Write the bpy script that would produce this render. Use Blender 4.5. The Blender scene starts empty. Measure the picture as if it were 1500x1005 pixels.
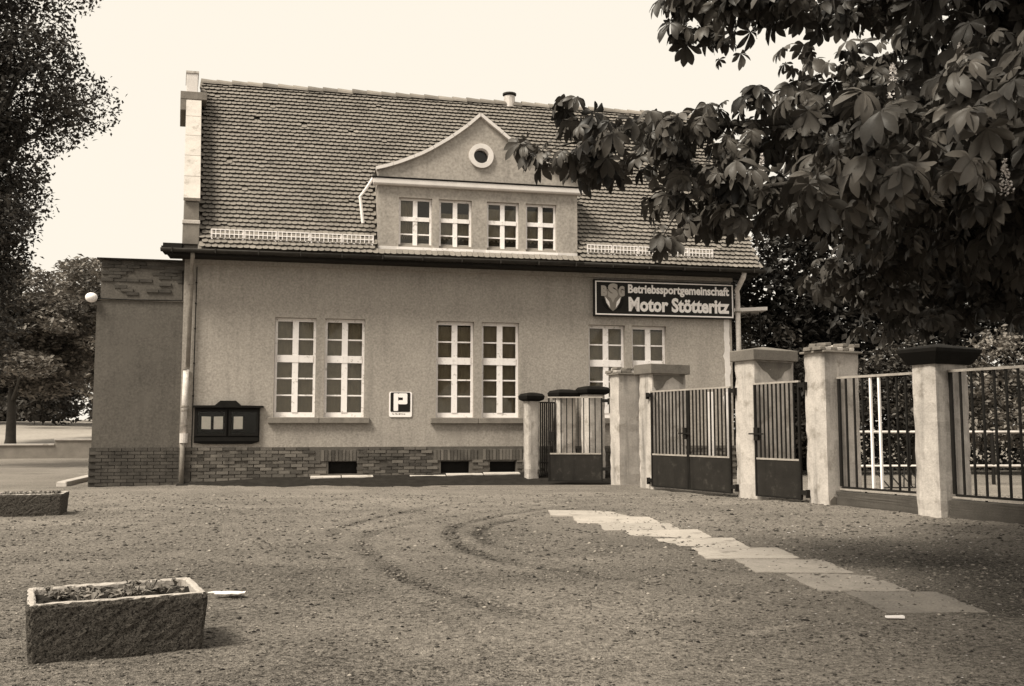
import bpy, math, random
import numpy as np
R = math.radians
rnd = random.Random(7)
rng = np.random.default_rng(11)
scene = bpy.context.scene
col = scene.collection

# ------------------------------------------------------------------ camera
CAM_PITCH = math.atan((628.0 - 502.5) / 1400.0)
cam_d = bpy.data.cameras.new('camera')
cam = bpy.data.objects.new('camera', cam_d)
col.objects.link(cam)
cam.location = (0, 0, 1.2)
cam.rotation_euler = (R(90) + CAM_PITCH, 0, 0)
cam_d.sensor_width = 36.0
cam_d.lens = 1400.0 / 1500.0 * 36.0
cam_d.clip_start = 0.05
cam_d.clip_end = 2000
scene.camera = cam

# ------------------------------------------------------------------ world, sun, exposure
SUN_AZ = (-0.75, -0.66)      # horizontal direction towards the sun
SUN_EL = R(53)
world = bpy.data.worlds.new('World')
scene.world = world
world.use_nodes = True
wn, wl = world.node_tree.nodes, world.node_tree.links
wn.clear()
out = wn.new('ShaderNodeOutputWorld')
bg = wn.new('ShaderNodeBackground')
sky = wn.new('ShaderNodeTexSky')
sky.sky_type = 'NISHITA'
sky.sun_disc = False
sky.sun_elevation = SUN_EL
sky.sun_rotation = math.atan2(SUN_AZ[0], SUN_AZ[1])
bw = wn.new('ShaderNodeRGBToBW')
mr = wn.new('ShaderNodeMapRange')
mr.inputs['From Min'].default_value = 0.0
mr.inputs['From Max'].default_value = 14.0
mr.inputs['To Min'].default_value = 8.78
mr.inputs['To Max'].default_value = 9.18
mul = wn.new('ShaderNodeMix'); mul.data_type = 'RGBA'; mul.blend_type = 'MULTIPLY'
mul.inputs['Factor'].default_value = 1.0
mul.inputs['B'].default_value = (1.0, 0.925, 0.80, 1)       # bleached cream overcast
wl.new(sky.outputs[0], bw.inputs[0]); wl.new(bw.outputs[0], mr.inputs['Value'])
wl.new(mr.outputs[0], mul.inputs['A']); wl.new(mul.outputs['Result'], bg.inputs['Color'])
bg.inputs['Strength'].default_value = 0.10
wl.new(bg.outputs[0], out.inputs[0])

sd = bpy.data.lights.new('sun', 'SUN')
sun = bpy.data.objects.new('sun', sd)
col.objects.link(sun)
sd.energy = 5.0
sd.angle = R(18)
sd.color = (1.0, 0.92, 0.78)
from mathutils import Vector, Matrix
_s = Vector((SUN_AZ[0] * math.cos(SUN_EL), SUN_AZ[1] * math.cos(SUN_EL), math.sin(SUN_EL)))
sun.rotation_euler = _s.to_track_quat('Z', 'Y').to_euler()
sun.location = (-20, -5, 30)
scene.view_settings.view_transform = 'Standard'
scene.view_settings.look = 'None'
scene.view_settings.exposure = 0.18
scene.view_settings.gamma = 1.0
scene.view_settings.use_curve_mapping = False
scene.render.engine = 'CYCLES'
scene.cycles.max_bounces = 8
scene.cycles.transparent_max_bounces = 12
scene.render.resolution_x, scene.render.resolution_y = 1024, 686

# ------------------------------------------------------------------ materials (a sepia print: greys with a warm tone)
def tone(v):
    s = min(1.0, max(0.0, (v - 0.25) / 0.5))
    return (v * 1.03, v * (0.93 + 0.05 * s), v * (0.82 + 0.14 * s), 1)

MATS = {}
def mat(name, v, rough=0.9, var=0.2, scale=3.0, fine=0.15, fscale=60.0, bump=0.0, bscale=80.0, shade=0.0,
        spec=0.25, metallic=0.0, dark=None, dscale=2.0, damount=0.0, stretch=(1, 1, 1), transl=0.0, streak=0.0):
    m = bpy.data.materials.new(name)
    m.use_nodes = True
    n, l = m.node_tree.nodes, m.node_tree.links
    p = n['Principled BSDF']
    geo = n.new('ShaderNodeNewGeometry')
    mp = n.new('ShaderNodeMapping'); mp.inputs['Scale'].default_value = stretch
    l.new(geo.outputs['Position'], mp.inputs['Vector'])
    def noise(sc, det=4.0, ro=0.6):
        t = n.new('ShaderNodeTexNoise')
        t.inputs['Scale'].default_value = sc; t.inputs['Detail'].default_value = det
        t.inputs['Roughness'].default_value = ro
        l.new(mp.outputs[0], t.inputs['Vector'])
        return t
    def math_(op, a, b):
        x = n.new('ShaderNodeMath'); x.operation = op
        for i, q in enumerate((a, b)):
            if isinstance(q, (int, float)): x.inputs[i].default_value = q
            else: l.new(q, x.inputs[i])
        return x.outputs[0]
    f = None
    def add(term):
        nonlocal f
        f = term if f is None else math_('ADD', f, term)
    add(math_('MULTIPLY', math_('SUBTRACT', noise(scale).outputs['Fac'], 0.5), 4 * var))
    if fine: add(math_('MULTIPLY', math_('SUBTRACT', noise(fscale, 2.0).outputs['Fac'], 0.5), 4 * fine))
    if shade:
        at = n.new('ShaderNodeAttribute'); at.attribute_name = 'shade'
        add(math_('MULTIPLY', at.outputs['Fac'], shade))
    k = math_('MAXIMUM', math_('ADD', f, 1.0), 0.08)
    mix = n.new('ShaderNodeMix'); mix.data_type = 'RGBA'; mix.blend_type = 'MULTIPLY'
    mix.inputs['Factor'].default_value = 1.0
    mix.inputs['A'].default_value = tone(v)
    l.new(k, mix.inputs['B'])
    colout = mix.outputs['Result']
    if dark is not None:
        st = noise(dscale, 5.0, 0.65)
        rp = n.new('ShaderNodeMapRange')
        rp.inputs['From Min'].default_value = 0.60 - damount * 0.25
        rp.inputs['From Max'].default_value = 0.70 - damount * 0.15
        l.new(st.outputs['Fac'], rp.inputs['Value'])
        m2 = n.new('ShaderNodeMix'); m2.data_type = 'RGBA'
        l.new(rp.outputs[0], m2.inputs['Factor'])
        l.new(colout, m2.inputs['A']); m2.inputs['B'].default_value = tone(dark)
        colout = m2.outputs['Result']
    if streak:
        mp2 = n.new('ShaderNodeMapping'); mp2.inputs['Scale'].default_value = (1, 1, .09); l.new(geo.outputs['Position'], mp2.inputs['Vector'])
        t2 = n.new('ShaderNodeTexNoise'); t2.inputs['Scale'].default_value = 5.0; t2.inputs['Detail'].default_value = 5.0; l.new(mp2.outputs[0], t2.inputs['Vector'])
        r2 = n.new('ShaderNodeMapRange'); r2.inputs['From Min'].default_value = .52; r2.inputs['From Max'].default_value = .72; r2.inputs['To Min'].default_value = 1.0; r2.inputs['To Max'].default_value = 1.0 - streak
        l.new(t2.outputs['Fac'], r2.inputs['Value'])
        m3 = n.new('ShaderNodeMix'); m3.data_type = 'RGBA'; m3.blend_type = 'MULTIPLY'; m3.inputs['Factor'].default_value = 1.0
        l.new(colout, m3.inputs['A']); l.new(r2.outputs[0], m3.inputs['B']); colout = m3.outputs['Result']
    l.new(colout, p.inputs['Base Color'])
    p.inputs['Roughness'].default_value = rough
    p.inputs['Metallic'].default_value = metallic
    p.inputs['Specular IOR Level'].default_value = spec
    if bump:
        b = n.new('ShaderNodeBump'); b.inputs['Strength'].default_value = bump
        b.inputs['Distance'].default_value = 0.01
        l.new(noise(bscale, 3.0).outputs['Fac'], b.inputs['Height'])
        l.new(b.outputs[0], p.inputs['Normal'])
    if transl:
        tr = n.new('ShaderNodeBsdfTranslucent'); l.new(colout, tr.inputs['Color'])
        ms = n.new('ShaderNodeMixShader'); ms.inputs[0].default_value = transl
        l.new(p.outputs[0], ms.inputs[1]); l.new(tr.outputs[0], ms.inputs[2])
        l.new(ms.outputs[0], n['Material Output'].inputs['Surface'])
    MATS[name] = m
    return m

M = MATS
mat('plaster', 0.325, streak=.15, var=0.09, scale=1.1, fine=0.24, fscale=23, bump=0.7, bscale=34, dark=0.30, dscale=0.8, damount=0.10)
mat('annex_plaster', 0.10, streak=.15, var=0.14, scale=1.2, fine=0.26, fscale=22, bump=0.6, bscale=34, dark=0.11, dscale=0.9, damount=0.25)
mat('dormer_plaster', 0.35, streak=.18, var=0.14, scale=2.0, fine=0.25, fscale=18, bump=0.35, bscale=70)
mat('light_plaster', 0.66, var=0.10, scale=3.0, fine=0.1, fscale=60, bump=0.2)
mat('brick', 0.115, var=0.2, scale=3, fine=0.2, fscale=70, bump=0.6, shade=0.42, dark=0.07, dscale=1.2, damount=0.35)
mat('mortar', 0.10, var=0.3, scale=4, fine=0.2, bump=0.5, bscale=60)
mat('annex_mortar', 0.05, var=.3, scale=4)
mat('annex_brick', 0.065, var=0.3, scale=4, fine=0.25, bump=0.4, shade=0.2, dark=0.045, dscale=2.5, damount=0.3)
mat('tile_edge', 0.02, spec=.05)  # near-black tail edges: moss plus the row shadow lines painted in
mat('tile', 0.20, rough=0.9, var=0.08, scale=0.9, fine=0.10, fscale=25, bump=0.2, shade=0.15, dark=0.14, dscale=1.1, damount=0.22)
mat('ridge_tile', 0.22, var=0.2, scale=4, fine=0.15, bump=0.3, shade=0.3)
mat('dark_wood', 0.02, spec=.1, var=0.25, scale=5, fine=0.2, rough=0.8)
mat('gutter', 0.035, spec=.15, rough=0.6, var=0.35, scale=6, fine=0.2)
mat('stone', 0.46, var=0.16, scale=3.5, fine=0.15, bump=0.3, dark=0.28, dscale=3, damount=0.15)
mat('stone_dark', 0.19, var=0.25, scale=5, fine=0.2, bump=0.4)
mat('white_paint', 0.88, rough=0.6, var=0.05, scale=6, fine=0.05, spec=0.3, dark=.5, dscale=11, damount=.12)
mat('white_metal', 0.85, rough=0.5, var=0.08, scale=10, fine=0.08)
mat('curtain', 0.85, var=0.15, scale=4, fine=0.06)
mat('curtain_white', 0.9, var=0.08, scale=4, fine=0.05)
mat('interior', 0.08)
mat('pipe', 0.24, rough=0.7, var=0.3, scale=5, fine=0.2)
mat('pipe_light', 0.55, rough=0.7, var=0.25, scale=7, fine=0.2)
mat('black_paint', 0.009, rough=0.6, var=0.3, scale=8, fine=0.3, spec=0.12)
mat('sign_dark', 0.016, rough=0.5, var=0.2, scale=4, fine=0.1, spec=0.15)
mat('sign_white', 0.92, rough=0.6, var=0.03, fine=0.03)
mat('sign_grey', 0.40, rough=0.6, var=0.05, fine=0.05)
mat('sign_mid', 0.22, rough=0.6, var=0.05, fine=0.05)
mat('paper', 0.82, rough=0.8, var=0.06, scale=12, fine=0.05)
mat('pillar', 0.46, streak=.5, var=0.18, scale=2.6, fine=0.13, fscale=30, bump=0.5, bscale=40, dark=0.30, dscale=3.4, damount=0.16)
mat('cap_grey', 0.15, var=0.25, scale=4, fine=0.25, bump=0.5)
mat('cap_black', 0.011, spec=.1, rough=0.85, var=0.3, scale=5, fine=0.2, bump=0.3)
mat('iron', 0.014, rough=0.7, var=0.3, scale=7, fine=0.2, spec=0.15)
mat('iron_panel', 0.024, streak=.4, dark=.05, dscale=6, damount=.1, rough=0.7, var=0.25, scale=3, fine=0.25, fscale=90, spec=0.15)
mat('lit_rail', 0.34, rough=0.55, var=0.25, scale=8, fine=0.2)  # paler than the iron: lit look of the rails put into colour
mat('concrete', 0.07, var=0.25, scale=3, fine=0.2, bump=0.5)
mat('planter', 0.085, spec=.1, var=0.15, scale=6, fine=0.6, fscale=120, bump=1.0, bscale=110, dark=0.012, dscale=75, damount=0.45)
mat('planter_rim', 0.40, var=0.15, scale=8, fine=0.25, fscale=80, bump=0.5)
mat('soil', 0.024, spec=.05, var=0.35, scale=6, fine=0.3, fscale=60, bump=1.0, bscale=40)
mat('slab', 0.31, var=0.14, scale=2.5, fine=0.2, fscale=60, bump=0.4, shade=0.55, dark=0.19, dscale=4.2, damount=0.2)
mat('wall_concrete', 0.22, var=.2, scale=3)
mat('lawn', 0.30, var=0.12, scale=0.4, fine=0.2, fscale=6, bump=0.5, bscale=10)
mat('road', 0.20, var=0.2, scale=0.6, fine=0.15)
mat('bark', 0.05, var=0.3, scale=6, fine=0.3, bump=0.8, bscale=30)
mat('leaf_dark', 0.026, rough=0.55, var=0.3, scale=1.2, fine=0.2, shade=0.5, spec=0.3, transl=0.12)
mat('leaf_tall', 0.048, rough=0.5, var=0.35, scale=0.8, fine=0.25, shade=0.6, spec=0.3, transl=0.15)
mat('leaf_mid', 0.07, rough=0.55, var=0.3, scale=0.9, fine=0.2, shade=0.5, spec=0.3, transl=0.15)
mat('leaf_light', 0.17, rough=0.6, var=0.3, scale=0.9, fine=0.2, shade=0.5, spec=0.3, transl=0.15)
mat('chestnut_leaf', 0.072, rough=0.45, var=0.35, scale=1.6, fine=0.12, fscale=40, shade=0.6, spec=0.3, transl=0.14)
mat('petal', 0.7, var=0.1, transl=0.2)
mat('pebble', 0.20, var=0.3, scale=5, fine=0.2, shade=0.8)

def glass_mat(name='glass', c=(0.72, 0.70, 0.64, 1), ior=1.5):
    m = bpy.data.materials.new(name); m.use_nodes = True
    n, l = m.node_tree.nodes, m.node_tree.links
    n.clear()
    o = n.new('ShaderNodeOutputMaterial'); ms = n.new('ShaderNodeMixShader')
    t = n.new('ShaderNodeBsdfTransparent'); t.inputs[0].default_value = c
    g = n.new('ShaderNodeBsdfGlossy'); g.inputs['Roughness'].default_value = 0.06
    fr = n.new('ShaderNodeFresnel'); fr.inputs['IOR'].default_value = ior
    l.new(fr.outputs[0], ms.inputs[0]); l.new(t.outputs[0], ms.inputs[1]); l.new(g.outputs[0], ms.inputs[2])
    l.new(ms.outputs[0], o.inputs[0]); M[name] = m
glass_mat(); glass_mat('clear_glass', (.97, .97, .95, 1), 1.25)

def ground_mat():
    m = bpy.data.materials.new('dirt'); m.use_nodes = True
    n, l = m.node_tree.nodes, m.node_tree.links
    p = n['Principled BSDF']; p.inputs['Roughness'].default_value = 0.95
    p.inputs['Specular IOR Level'].default_value = 0.1
    geo = n.new('ShaderNodeNewGeometry')
    def noise(sc, det, ro=0.6, stretch=None):
        t = n.new('ShaderNodeTexNoise'); t.inputs['Scale'].default_value = sc
        t.inputs['Detail'].default_value = det; t.inputs['Roughness'].default_value = ro
        if stretch:
            mp = n.new('ShaderNodeMapping'); mp.inputs['Scale'].default_value = stretch
            l.new(geo.outputs['Position'], mp.inputs['Vector']); l.new(mp.outputs[0], t.inputs['Vector'])
        else: l.new(geo.outputs['Position'], t.inputs['Vector'])
        return t.outputs['Fac']
    def math_(op, a, b):
        x = n.new('ShaderNodeMath'); x.operation = op
        for i, q in enumerate((a, b)):
            if isinstance(q, (int, float)): x.inputs[i].default_value = q
            else: l.new(q, x.inputs[i])
        return x.outputs[0]
    big = noise(0.22, 4); mid = noise(1.3, 6, 0.7); fin = noise(28, 4, 0.7); gr = noise(110, 2)
    at = n.new('ShaderNodeAttribute'); at.attribute_name = 'track'
    s = math_('ADD', math_('MULTIPLY', math_('SUBTRACT', big, 0.5), 0.7), math_('MULTIPLY', math_('SUBTRACT', mid, 0.5), 1.1))
    s = math_('ADD', s, math_('MULTIPLY', math_('SUBTRACT', fin, 0.5), 3.2))
    s = math_('ADD', s, math_('MULTIPLY', math_('SUBTRACT', gr, 0.5), 2.4))
    s = math_('SUBTRACT', s, math_('MULTIPLY', at.outputs['Fac'], 0.7))
    sa = n.new('ShaderNodeAttribute'); sa.attribute_name = 'sand_shade'
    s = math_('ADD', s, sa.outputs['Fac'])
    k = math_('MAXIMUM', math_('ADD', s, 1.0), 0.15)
    mix = n.new('ShaderNodeMix'); mix.data_type = 'RGBA'; mix.blend_type = 'MULTIPLY'
    mix.inputs['Factor'].default_value = 1.0; mix.inputs['A'].default_value = tone(0.185)
    patchy = n.new('ShaderNodeMapRange'); patchy.inputs['From Min'].default_value = .40; patchy.inputs['From Max'].default_value = .56; patchy.inputs['To Min'].default_value = .25
    l.new(noise(.75, 4, .6, (.7, 1.3, 1)), patchy.inputs['Value'])
    def speck(sc, lo, hi, depth):
        r = n.new('ShaderNodeMapRange'); r.inputs['From Min'].default_value = lo; r.inputs['From Max'].default_value = hi
        r.inputs['To Min'].default_value = 1.0; r.inputs['To Max'].default_value = depth
        l.new(noise(sc, 2.5, 0.55), r.inputs['Value'])
        mx = n.new('ShaderNodeMix'); mx.data_type = 'FLOAT'; l.new(patchy.outputs[0], mx.inputs['Factor']); mx.inputs['A'].default_value = 1.0; l.new(r.outputs[0], mx.inputs['B']); return mx.outputs['Result']
    k = math_('MULTIPLY', k, speck(15, .57, .70, .60))
    k = math_('MULTIPLY', k, speck(34, .58, .66, .22))
    k = math_('MULTIPLY', k, speck(70, .57, .66, .25))
    k = math_('MULTIPLY', k, speck(30, .71, .76, 1.8))
    l.new(k, mix.inputs['B'])
    # mottled tone, darker in the bump hollows
    l.new(mix.outputs['Result'], p.inputs['Base Color'])
    b = n.new('ShaderNodeBump'); b.inputs['Strength'].default_value = 1.0; b.inputs['Distance'].default_value = 0.035
    l.new(math_('ADD', fin, math_('MULTIPLY', gr, 0.5)), b.inputs['Height'])
    l.new(b.outputs[0], p.inputs['Normal'])
    M['dirt'] = m
ground_mat()

# ------------------------------------------------------------------ mesh helpers
def tag(o, label=None, cat=None, group=None, kind=None):
    if label: o['label'] = label
    if cat: o['category'] = cat
    if group: o['group'] = group
    if kind: o['kind'] = kind
    return o

def link(o, parent=None):
    col.objects.link(o)
    if parent is not None: o.parent = parent
    return o

def empty(name, loc=(0, 0, 0), rz=0.0):
    o = bpy.data.objects.new(name, None)
    o.empty_display_size = 0.2
    o.location = loc; o.rotation_euler = (0, 0, rz)
    return link(o)

def np_mesh(name, verts, faces, shade=None, smooth=False, extra=None):
    """verts (N,3), faces (F,k) arrays with equal k"""
    verts = np.asarray(verts, np.float32); faces = np.asarray(faces, np.int32)
    F, k = faces.shape
    me = bpy.data.meshes.new(name)
    me.vertices.add(len(verts)); me.vertices.foreach_set('co', verts.ravel())
    me.loops.add(F * k); me.loops.foreach_set('vertex_index', faces.ravel())
    me.polygons.add(F)
    me.polygons.foreach_set('loop_start', np.arange(F, dtype=np.int32) * k)
    if smooth: me.polygons.foreach_set('use_smooth', np.ones(F, dtype=bool))
    if shade is not None:
        a = me.attributes.new('shade', 'FLOAT', 'FACE'); a.data.foreach_set('value', np.asarray(shade, np.float32))
    if extra:
        for nm, vals in extra.items():
            a = me.attributes.new(nm, 'FLOAT', 'POINT'); a.data.foreach_set('value', np.asarray(vals, np.float32))
    me.update(calc_edges=True); me.validate()
    return me

class MB:
    def __init__(s): s.v, s.f, s.s, s.cur = [], [], [], 0.0
    def face(s, idx): s.f.append(tuple(idx)); s.s.append(s.cur)
    def add(s, vs, fs):
        b = len(s.v); s.v += [tuple(p) for p in vs]
        for f in fs: s.face([b + i for i in f])
        return s
    def box(s, x0, x1, y0, y1, z0, z1):
        return s.add([(x0, y0, z0), (x1, y0, z0), (x1, y1, z0), (x0, y1, z0), (x0, y0, z1), (x1, y0, z1), (x1, y1, z1), (x0, y1, z1)],
                     [(3, 2, 1, 0), (4, 5, 6, 7), (0, 1, 5, 4), (1, 2, 6, 5), (2, 3, 7, 6), (3, 0, 4, 7)])
    def obox(s, o, ax, ay, az):
        """box from corner o along three vectors"""
        o, ax, ay, az = (np.array(q, float) for q in (o, ax, ay, az))
        P = [o, o + ax, o + ax + ay, o + ay]; P = P + [p + az for p in P]
        return s.add(P, [(3, 2, 1, 0), (4, 5, 6, 7), (0, 1, 5, 4), (1, 2, 6, 5), (2, 3, 7, 6), (3, 0, 4, 7)])
    def hexa(s, bottom, top):
        """8-corner solid from two 4-point rings"""
        return s.add(list(bottom) + list(top), [(3, 2, 1, 0), (4, 5, 6, 7), (0, 1, 5, 4), (1, 2, 6, 5), (2, 3, 7, 6), (3, 0, 4, 7)])
    def prism_y(s, poly, y0, y1):
        """polygon in (x,z), extruded in y"""
        k = len(poly)
        vs = [(x, y0, z) for x, z in poly] + [(x, y1, z) for x, z in poly]
        return s.add(vs, [tuple(range(k)), tuple(range(2 * k - 1, k - 1, -1))] + [(i, k + i, k + (i + 1) % k, (i + 1) % k) for i in range(k)])
    def prism_x(s, poly, x0, x1, shear=0.0, ys=0.0):
        """polygon in (y,z), extruded in x; x sheared by y"""
        k = len(poly)
        vs = [(x0 + shear * (y - ys), y, z) for y, z in poly] + [(x1 + shear * (y - ys), y, z) for y, z in poly]
        return s.add(vs, [tuple(range(k - 1, -1, -1)), tuple(range(k, 2 * k))] + [((i + 1) % k, k + (i + 1) % k, k + i, i) for i in range(k)])
    def tube(s, pts, rad, n=8, cap=True):
        pts = [np.array(p, float) for p in pts]
        if not hasattr(rad, '__len__'): rad = [rad] * len(pts)
        b = len(s.v)
        for i, p in enumerate(pts):
            d = pts[min(i + 1, len(pts) - 1)] - pts[max(i - 1, 0)]
            d /= (np.linalg.norm(d) + 1e-9)
            up = np.array((0, 0, 1.0)) if abs(d[2]) < 0.9 else np.array((0, 1.0, 0))
            a = np.cross(d, up); a /= np.linalg.norm(a); c = np.cross(a, d)
            for j in range(n):
                t = 2 * math.pi * j / n
                s.v.append(tuple(p + rad[i] * (math.cos(t) * a + math.sin(t) * c)))
        for i in range(len(pts) - 1):
            for j in range(n):
                s.face((b + i * n + j, b + (i + 1) * n + j, b + (i + 1) * n + (j + 1) % n, b + i * n + (j + 1) % n))
        if cap:
            s.face([b + j for j in range(n)]); s.face([b + (len(pts) - 1) * n + j for j in range(n - 1, -1, -1)])
        return s
    def mesh(s, name, smooth=False, shade=False):
        me = bpy.data.meshes.new(name)
        me.from_pydata(s.v, [], s.f)
        if shade:
            a = me.attributes.new('shade', 'FLOAT', 'FACE'); a.data.foreach_set('value', s.s)
        if smooth:
            me.polygons.foreach_set('use_smooth', [True] * len(me.polygons))
        me.update(); me.validate()
        return me
    def build(s, name, m, parent=None, smooth=False, shade=False, bevel=0.0):
        o = bpy.data.objects.new(name, s.mesh(name, smooth, shade))
        o.data.materials.append(M[m])
        if bevel:
            md = o.modifiers.new('bevel', 'BEVEL'); md.width = bevel; md.segments = 2; md.limit_method = 'ANGLE'
        return link(o, parent)

def obj(name, me, m, parent=None):
    o = bpy.data.objects.new(name, me)
    if not me.materials: me.materials.append(M[m])
    return link(o, parent)

def vnoise(x, y, seed=0):
    """value noise on numpy arrays"""
    xi = np.floor(x).astype(np.int64); yi = np.floor(y).astype(np.int64)
    xf, yf = x - xi, y - yi
    def h(a, b):
        n = (a * 374761393 + b * 668265263 + seed * 974634777) & 0x7fffffff
        n = ((n ^ (n >> 13)) * 1274126177) & 0x7fffffff
        return ((n ^ (n >> 16)) & 0xffff) / 65535.0
    u, v = xf * xf * (3 - 2 * xf), yf * yf * (3 - 2 * yf)
    a = h(xi, yi) * (1 - u) + h(xi + 1, yi) * u
    b = h(xi, yi + 1) * (1 - u) + h(xi + 1, yi + 1) * u
    return a * (1 - v) + b * v - 0.5

# house frame: x along the facade, y into the house
HP = np.array((-6.895, 20.511, 0.0)); PHI = R(12)
UX = np.array((math.cos(PHI), math.sin(PHI), 0)); UY = np.array((-math.sin(PHI), math.cos(PHI), 0))
def hw(x, y, z): return HP + UX * x + UY * y + np.array((0, 0, z))

# ------------------------------------------------------------------ ground
TRACKS = [[(767, 0)],]
track_lines = [
    [(3.2, 18.2), (1.9, 17.4), (0.59, 16.6), (-0.56, 15.9), (-1.30, 14.6), (-1.85, 13.2), (-2.15, 11.6), (-1.86, 10.4)],
    [(2.8, 17.4), (1.5, 16.3), (0.2, 15.0), (-0.9, 13.3), (-1.55, 11.8), (-1.66, 10.7), (-1.48, 9.6), (-1.12, 8.5), (-0.78, 7.6), (-0.35, 6.8), (.2, 6.1), (.9, 5.5)],
    [(1.6, 16.0), (0.5, 14.6), (-0.2, 13.4), (-0.66, 12.3), (-0.74, 11.3), (-0.6, 10.2), (-0.35, 9.4), (0.1, 8.7), (.7, 7.9), (1.3, 7.3)],
    [(1.6, 15.4), (0.8, 14.4), (0.15, 13.2), (-0.33, 12.0), (-0.4, 11.0), (-0.26, 10.2), (0.0, 9.7)],
]
def smooth_line(pts, n=60):
    p = np.array(pts); t = np.linspace(0, len(p) - 1, n)
    r = np.stack([np.interp(t, np.arange(len(p)), p[:, i]) for i in (0, 1)], 1)
    for _ in range(6):
        r[1:-1] = (r[:-2] + 2 * r[1:-1] + r[2:]) / 4
    return r
TR = [smooth_line(t) for t in track_lines]
xs = np.concatenate([[-900, -300, -120, -60, -35, -22, -15, -11], np.arange(-9, 9.01, 0.065), [11, 15, 22, 35, 60, 120, 300, 900]])
ys = np.concatenate([[-200, -60, -20, -6, -1, 1.0], np.arange(2.4, 8, 0.05), np.arange(8, 20.6, 0.09), [21, 22, 24, 27, 31, 36, 44, 60, 100, 200, 400, 1200]])
GX, GY = np.meshgrid(xs, ys)
GZ = 0.035 * vnoise(GX * 0.45, GY * 0.45, 1) + 0.022 * vnoise(GX * 1.7, GY * 1.7, 2) + 0.014 * vnoise(GX * 5.5, GY * 5.5, 3) + 0.012 * vnoise(GX * 12, GY * 12, 4)
GT = np.zeros_like(GX)
for k, line in enumerate(TR):
    d = np.full(GX.shape, 9.0); tpar = np.zeros_like(GX)
    for i, q in enumerate(line):
        dd = np.hypot(GX - q[0], GY - q[1]); mk = dd < d; d[mk] = dd[mk]; tpar[mk] = i / len(line)
    w = np.exp(-(d / 0.095) ** 2) * np.clip(np.minimum(tpar * 6, (1 - tpar) * 4), 0, 1)
    w *= 0.85 + 0.6 * vnoise(GX * 3, GY * 3, 9 + k)
    GT = np.maximum(GT, w)
    GZ += -0.016 * w + 0.010 * np.clip(np.minimum(tpar * 6, (1 - tpar) * 4), 0, 1) * np.exp(-((d - 0.17) / 0.06) ** 2)
near = ((np.abs(GX) < 9) & (GY > 2) & (GY < 20.4))
GZ = np.where(near, GZ, 0.0)
def path_flat(x, y):
    xc = np.interp(y, [6.0, 7.11, 8.93, 10.89, 12.03, 14.22], [3.0, 2.75, 2.42, 1.85, 1.5, 1.0])
    d = np.abs(x - xc); f = np.clip((d - .75) / .4, .22, 1); return np.where((y > 5.9) & (y < 14.6), f, 1.0)
GZ = GZ * path_flat(GX, GY)
ny, nx = GX.shape
# worn pale sand where wheels and feet pass, loose dark grit nearer, chestnut shade painted at right
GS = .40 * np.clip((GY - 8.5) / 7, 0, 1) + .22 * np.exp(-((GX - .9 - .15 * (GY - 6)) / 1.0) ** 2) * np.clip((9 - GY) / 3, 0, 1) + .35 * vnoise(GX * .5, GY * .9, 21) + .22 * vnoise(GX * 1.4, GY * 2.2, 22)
GS -= .50 * np.clip((GX - 1.6 - .1 * GY) / 1.2, 0, 1) * np.clip((11 - GY) / 3, 0, 1)  # chestnut's shade put into the ground tone at near right
GS -= .22 * np.clip((6.2 - GY) / 2, 0, 1) * np.clip((-GX) / 1.5, 0, 1)  # darker tone towards the near left
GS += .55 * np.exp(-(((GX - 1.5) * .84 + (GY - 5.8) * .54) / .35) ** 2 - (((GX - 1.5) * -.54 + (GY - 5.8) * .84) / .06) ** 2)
idx = np.arange(nx * ny).reshape(ny, nx)
fc = np.stack([idx[:-1, :-1], idx[:-1, 1:], idx[1:, 1:], idx[1:, :-1]], -1).reshape(-1, 4)
g = obj('ground', np_mesh('ground', np.stack([GX, GY, GZ], -1).reshape(-1, 3), fc, smooth=True, extra={'track': GT.ravel(), 'sand_shade': GS.ravel()}), 'dirt')
tag(g, 'trampled gravel and dirt forecourt with curved tyre ruts', 'ground', kind='structure')
def gz(x, y):
    a = np.array([float(x)]); b = np.array([float(y)])
    return float((0.035 * vnoise(a * 0.45, b * 0.45, 1) + 0.022 * vnoise(a * 1.7, b * 1.7, 2) + 0.014 * vnoise(a * 5.5, b * 5.5, 3))[0])

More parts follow.
